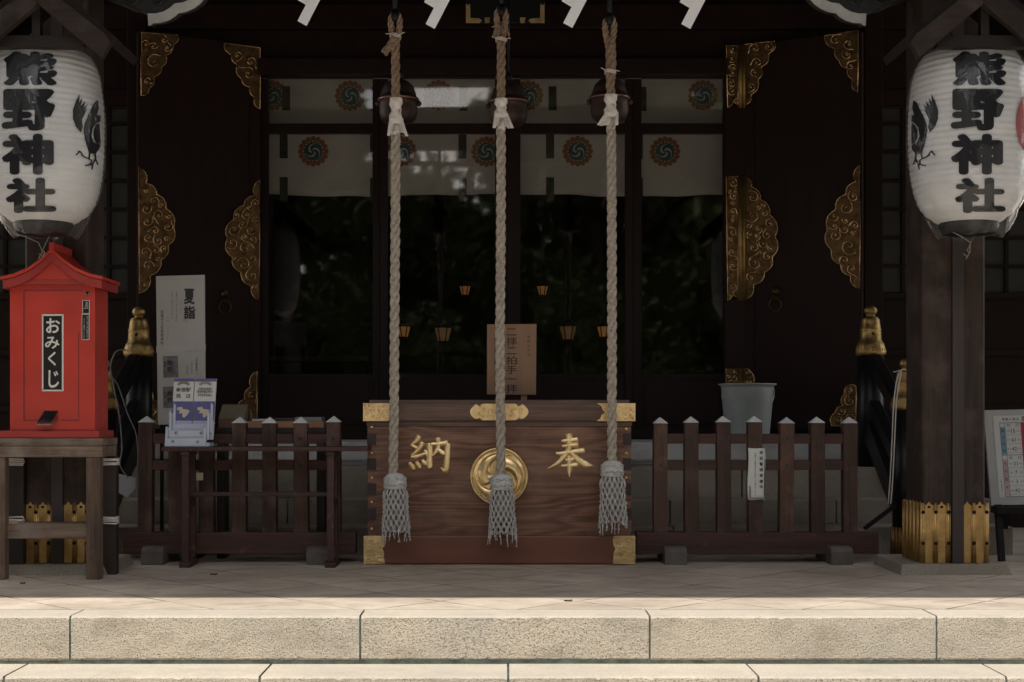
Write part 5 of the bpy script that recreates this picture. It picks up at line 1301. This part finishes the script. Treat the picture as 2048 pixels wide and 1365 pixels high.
for px, py, r, lab in ((46, 1168, .014, 'tiny dry leaf on the paving in front of the red box stand'), (428, 1150, .02, 'dark dry leaf on the paving in front of the bench'), (1137, 1203, .02, 'dry leaf on the sunlit edge of the paving below the offertory box')):
    d = .75*F/(py-CY); c = P(px, py, d); o = MB().add([c+Vector((r*math.cos(a)*q, r*math.sin(a)*.6*q, .003+.004*math.sin(2*a))) for a, q in [(i*math.pi/5, 1 if i % 2 else .75) for i in range(10)]]+[c+Vector((0,0,.006))], [(i, (i+1) % 10, 10) for i in range(10)]).build('dry_leaf', DRY, None, loc=c); sm = o.modifiers.new('s', 'SOLIDIFY'); sm.thickness = .001; tag(o, lab, 'leaf')
def bucket():
    d = 8.66; k = d/F; c = Vector((d2(1494.5, d), d, .588)); t = thing('plastic_bucket', 'large grey green plastic bucket on the top step behind the right fence', 'bucket', c)
    h = (P(0, 768, d).z-.588)
    MB().lathe([(.001, .003), (41*k, 0), (43*k, .01), (52*k, h-.03), (53*k, h-.012), (57.5*k, h-.008), (58*k, h), (55*k, h+.001), (50*k, h-.02), (40*k, .02), (.001, .018)], c, 64, cap=False).build('pail', BUCK, t)
    hd = MB(); hd.tube([c+Vector((53*k*math.cos(a), -.02-35*k*math.sin(a)*.3, h-.03-50*k*math.sin(a)*1.3)) for a in [i*math.pi/12 for i in range(13)]], .0028, 6); hd.build('handle', STEEL, t)
bucket()
def board():
    d = 7.34; t = thing('unlucky_year_board', 'white notice board with a coloured table of years on a black easel', 'notice board', (d2(2030, d), d, 0))
    def mp(x, y, off=0.0):                                # board leans back and is turned a little
        u = (x-1967)/136; v = (y-820)/192; px = 1967+136*u+(16-3*u)*v; py = 821-3*u+190*v; return P(px, py, d+.10*(1-v), off)
    b = MB(); b.prism([mp(1967,820), mp(2103,820), mp(2103,1012), mp(1967,1012)], (0,.02,0)); b.build('backing', paper('grey board', (.36,.36,.345)), t)
    q = MB(); q.prism([mp(1984,832,.001), mp(2094,832,.001), mp(2094,996,.001), mp(1984,996,.001)], (0,-.002,0)); q.build('sheet', paper('poster sheet', (.50,.50,.485)), t)
    def blk(name, x0, y0, x1, y1, m):
        r = MB(); r.prism([mp(x0,y0,.0035), mp(x1,y0,.0035), mp(x1,y1,.0035), mp(x0,y1,.0035)], (0,.0005,0)); r.build(name, m, t)
    BL = M('blue table strip', (.13,.26,.32), rough=.6); PK = M('pink table strip', (.42,.30,.31), rough=.6); RD = M('red table strip', (.30,.02,.035), rough=.6)
    blk('blue_strip', 1996, 855, 2006, 910, BL); blk('pink_strip', 1996, 920, 2006, 994, PK); blk('red_strip', 2038, 846, 2056, 996, RD)
    tx = MB(); 
    for i, ch in enumerate('令和八年の'): glyph(tx, ch, 2001+i*7.2, 836, 2007.4+i*7.2, 842.5, mp, .004, .02, fit=False)
    for i, ch in enumerate('厄年'): glyph(tx, ch, 2040+i*13, 834, 2051+i*13, 844, mp, .004, .03)
    for y, col in ((846, '男の厄年'), (912, '女の厄年')):
        for i, ch in enumerate(col): glyph(tx, ch, 1998, y+13+i*13.5*(1 if y < 900 else 1.2), 2004.5, y+19+i*13.5*(1 if y < 900 else 1.2), mp, .004, .01, fit=False)
        for ch, x in (('前', 2010), ('厄', 2028)): glyph(tx, ch, x, y+2, x+7, y+8, mp, .004)
    for y, n, e in ((862,'15','平成'),(880,'61','昭和'),(898,'42','昭和'),(928,'21','平成'),(946,'7','平成'),(964,'3','平成'),(982,'42','昭和')):
        htext(tx, n, 2022, y+1, 7.5, mp, .004, .012)
        for i, ch in enumerate(e): glyph(tx, ch, 2008+i*3.9, y-1, 2011.6+i*3.9, y+3, mp, .004, 0, fit=False)
        for i, ch in enumerate('年生'): glyph(tx, ch, 2029+i*3.9, y-1, 2032.6+i*3.9, y+3, mp, .004, 0, fit=False)
        tx.prism([mp(2007,y+8.6,.004), mp(2037,y+8.6,.004), mp(2037,y+9,.004), mp(2007,y+9,.004)], (0,.0004,0))
    for x0, y0, x1, y1 in ((1996,846,2056,847),(1996,911,2056,912),(1996,995,2056,996),(1996,846,1996.7,995),(2006,846,2006.7,995)): tx.prism([mp(x0,y0,.004), mp(x1,y0,.004), mp(x1,y1,.004), mp(x0,y1,.004)], (0,.0004,0))
    vtext(tx, '厄除祈願受付中', 1990.5, 960, 3.4, 3.6, mp, .004)
    tx.build('lettering', INKB, t)
    e = MB()
    for x in (1995, 2085): e.bar(P(x, 1010, d-.01), (d2(x, d), d-.06, 0), .03, .03, up=(0,1,0))
    e.bar(P(2040, 900, d+.14), (d2(2040, d), d+.32, 0), .03, .03, up=(0,1,0)); e.box(d2(1985, d), d2(2110, d), d-.07, d+.03, P(0,1018,d).z-.02, P(0,1013,d).z); e.build('easel', IRON, t)
board()
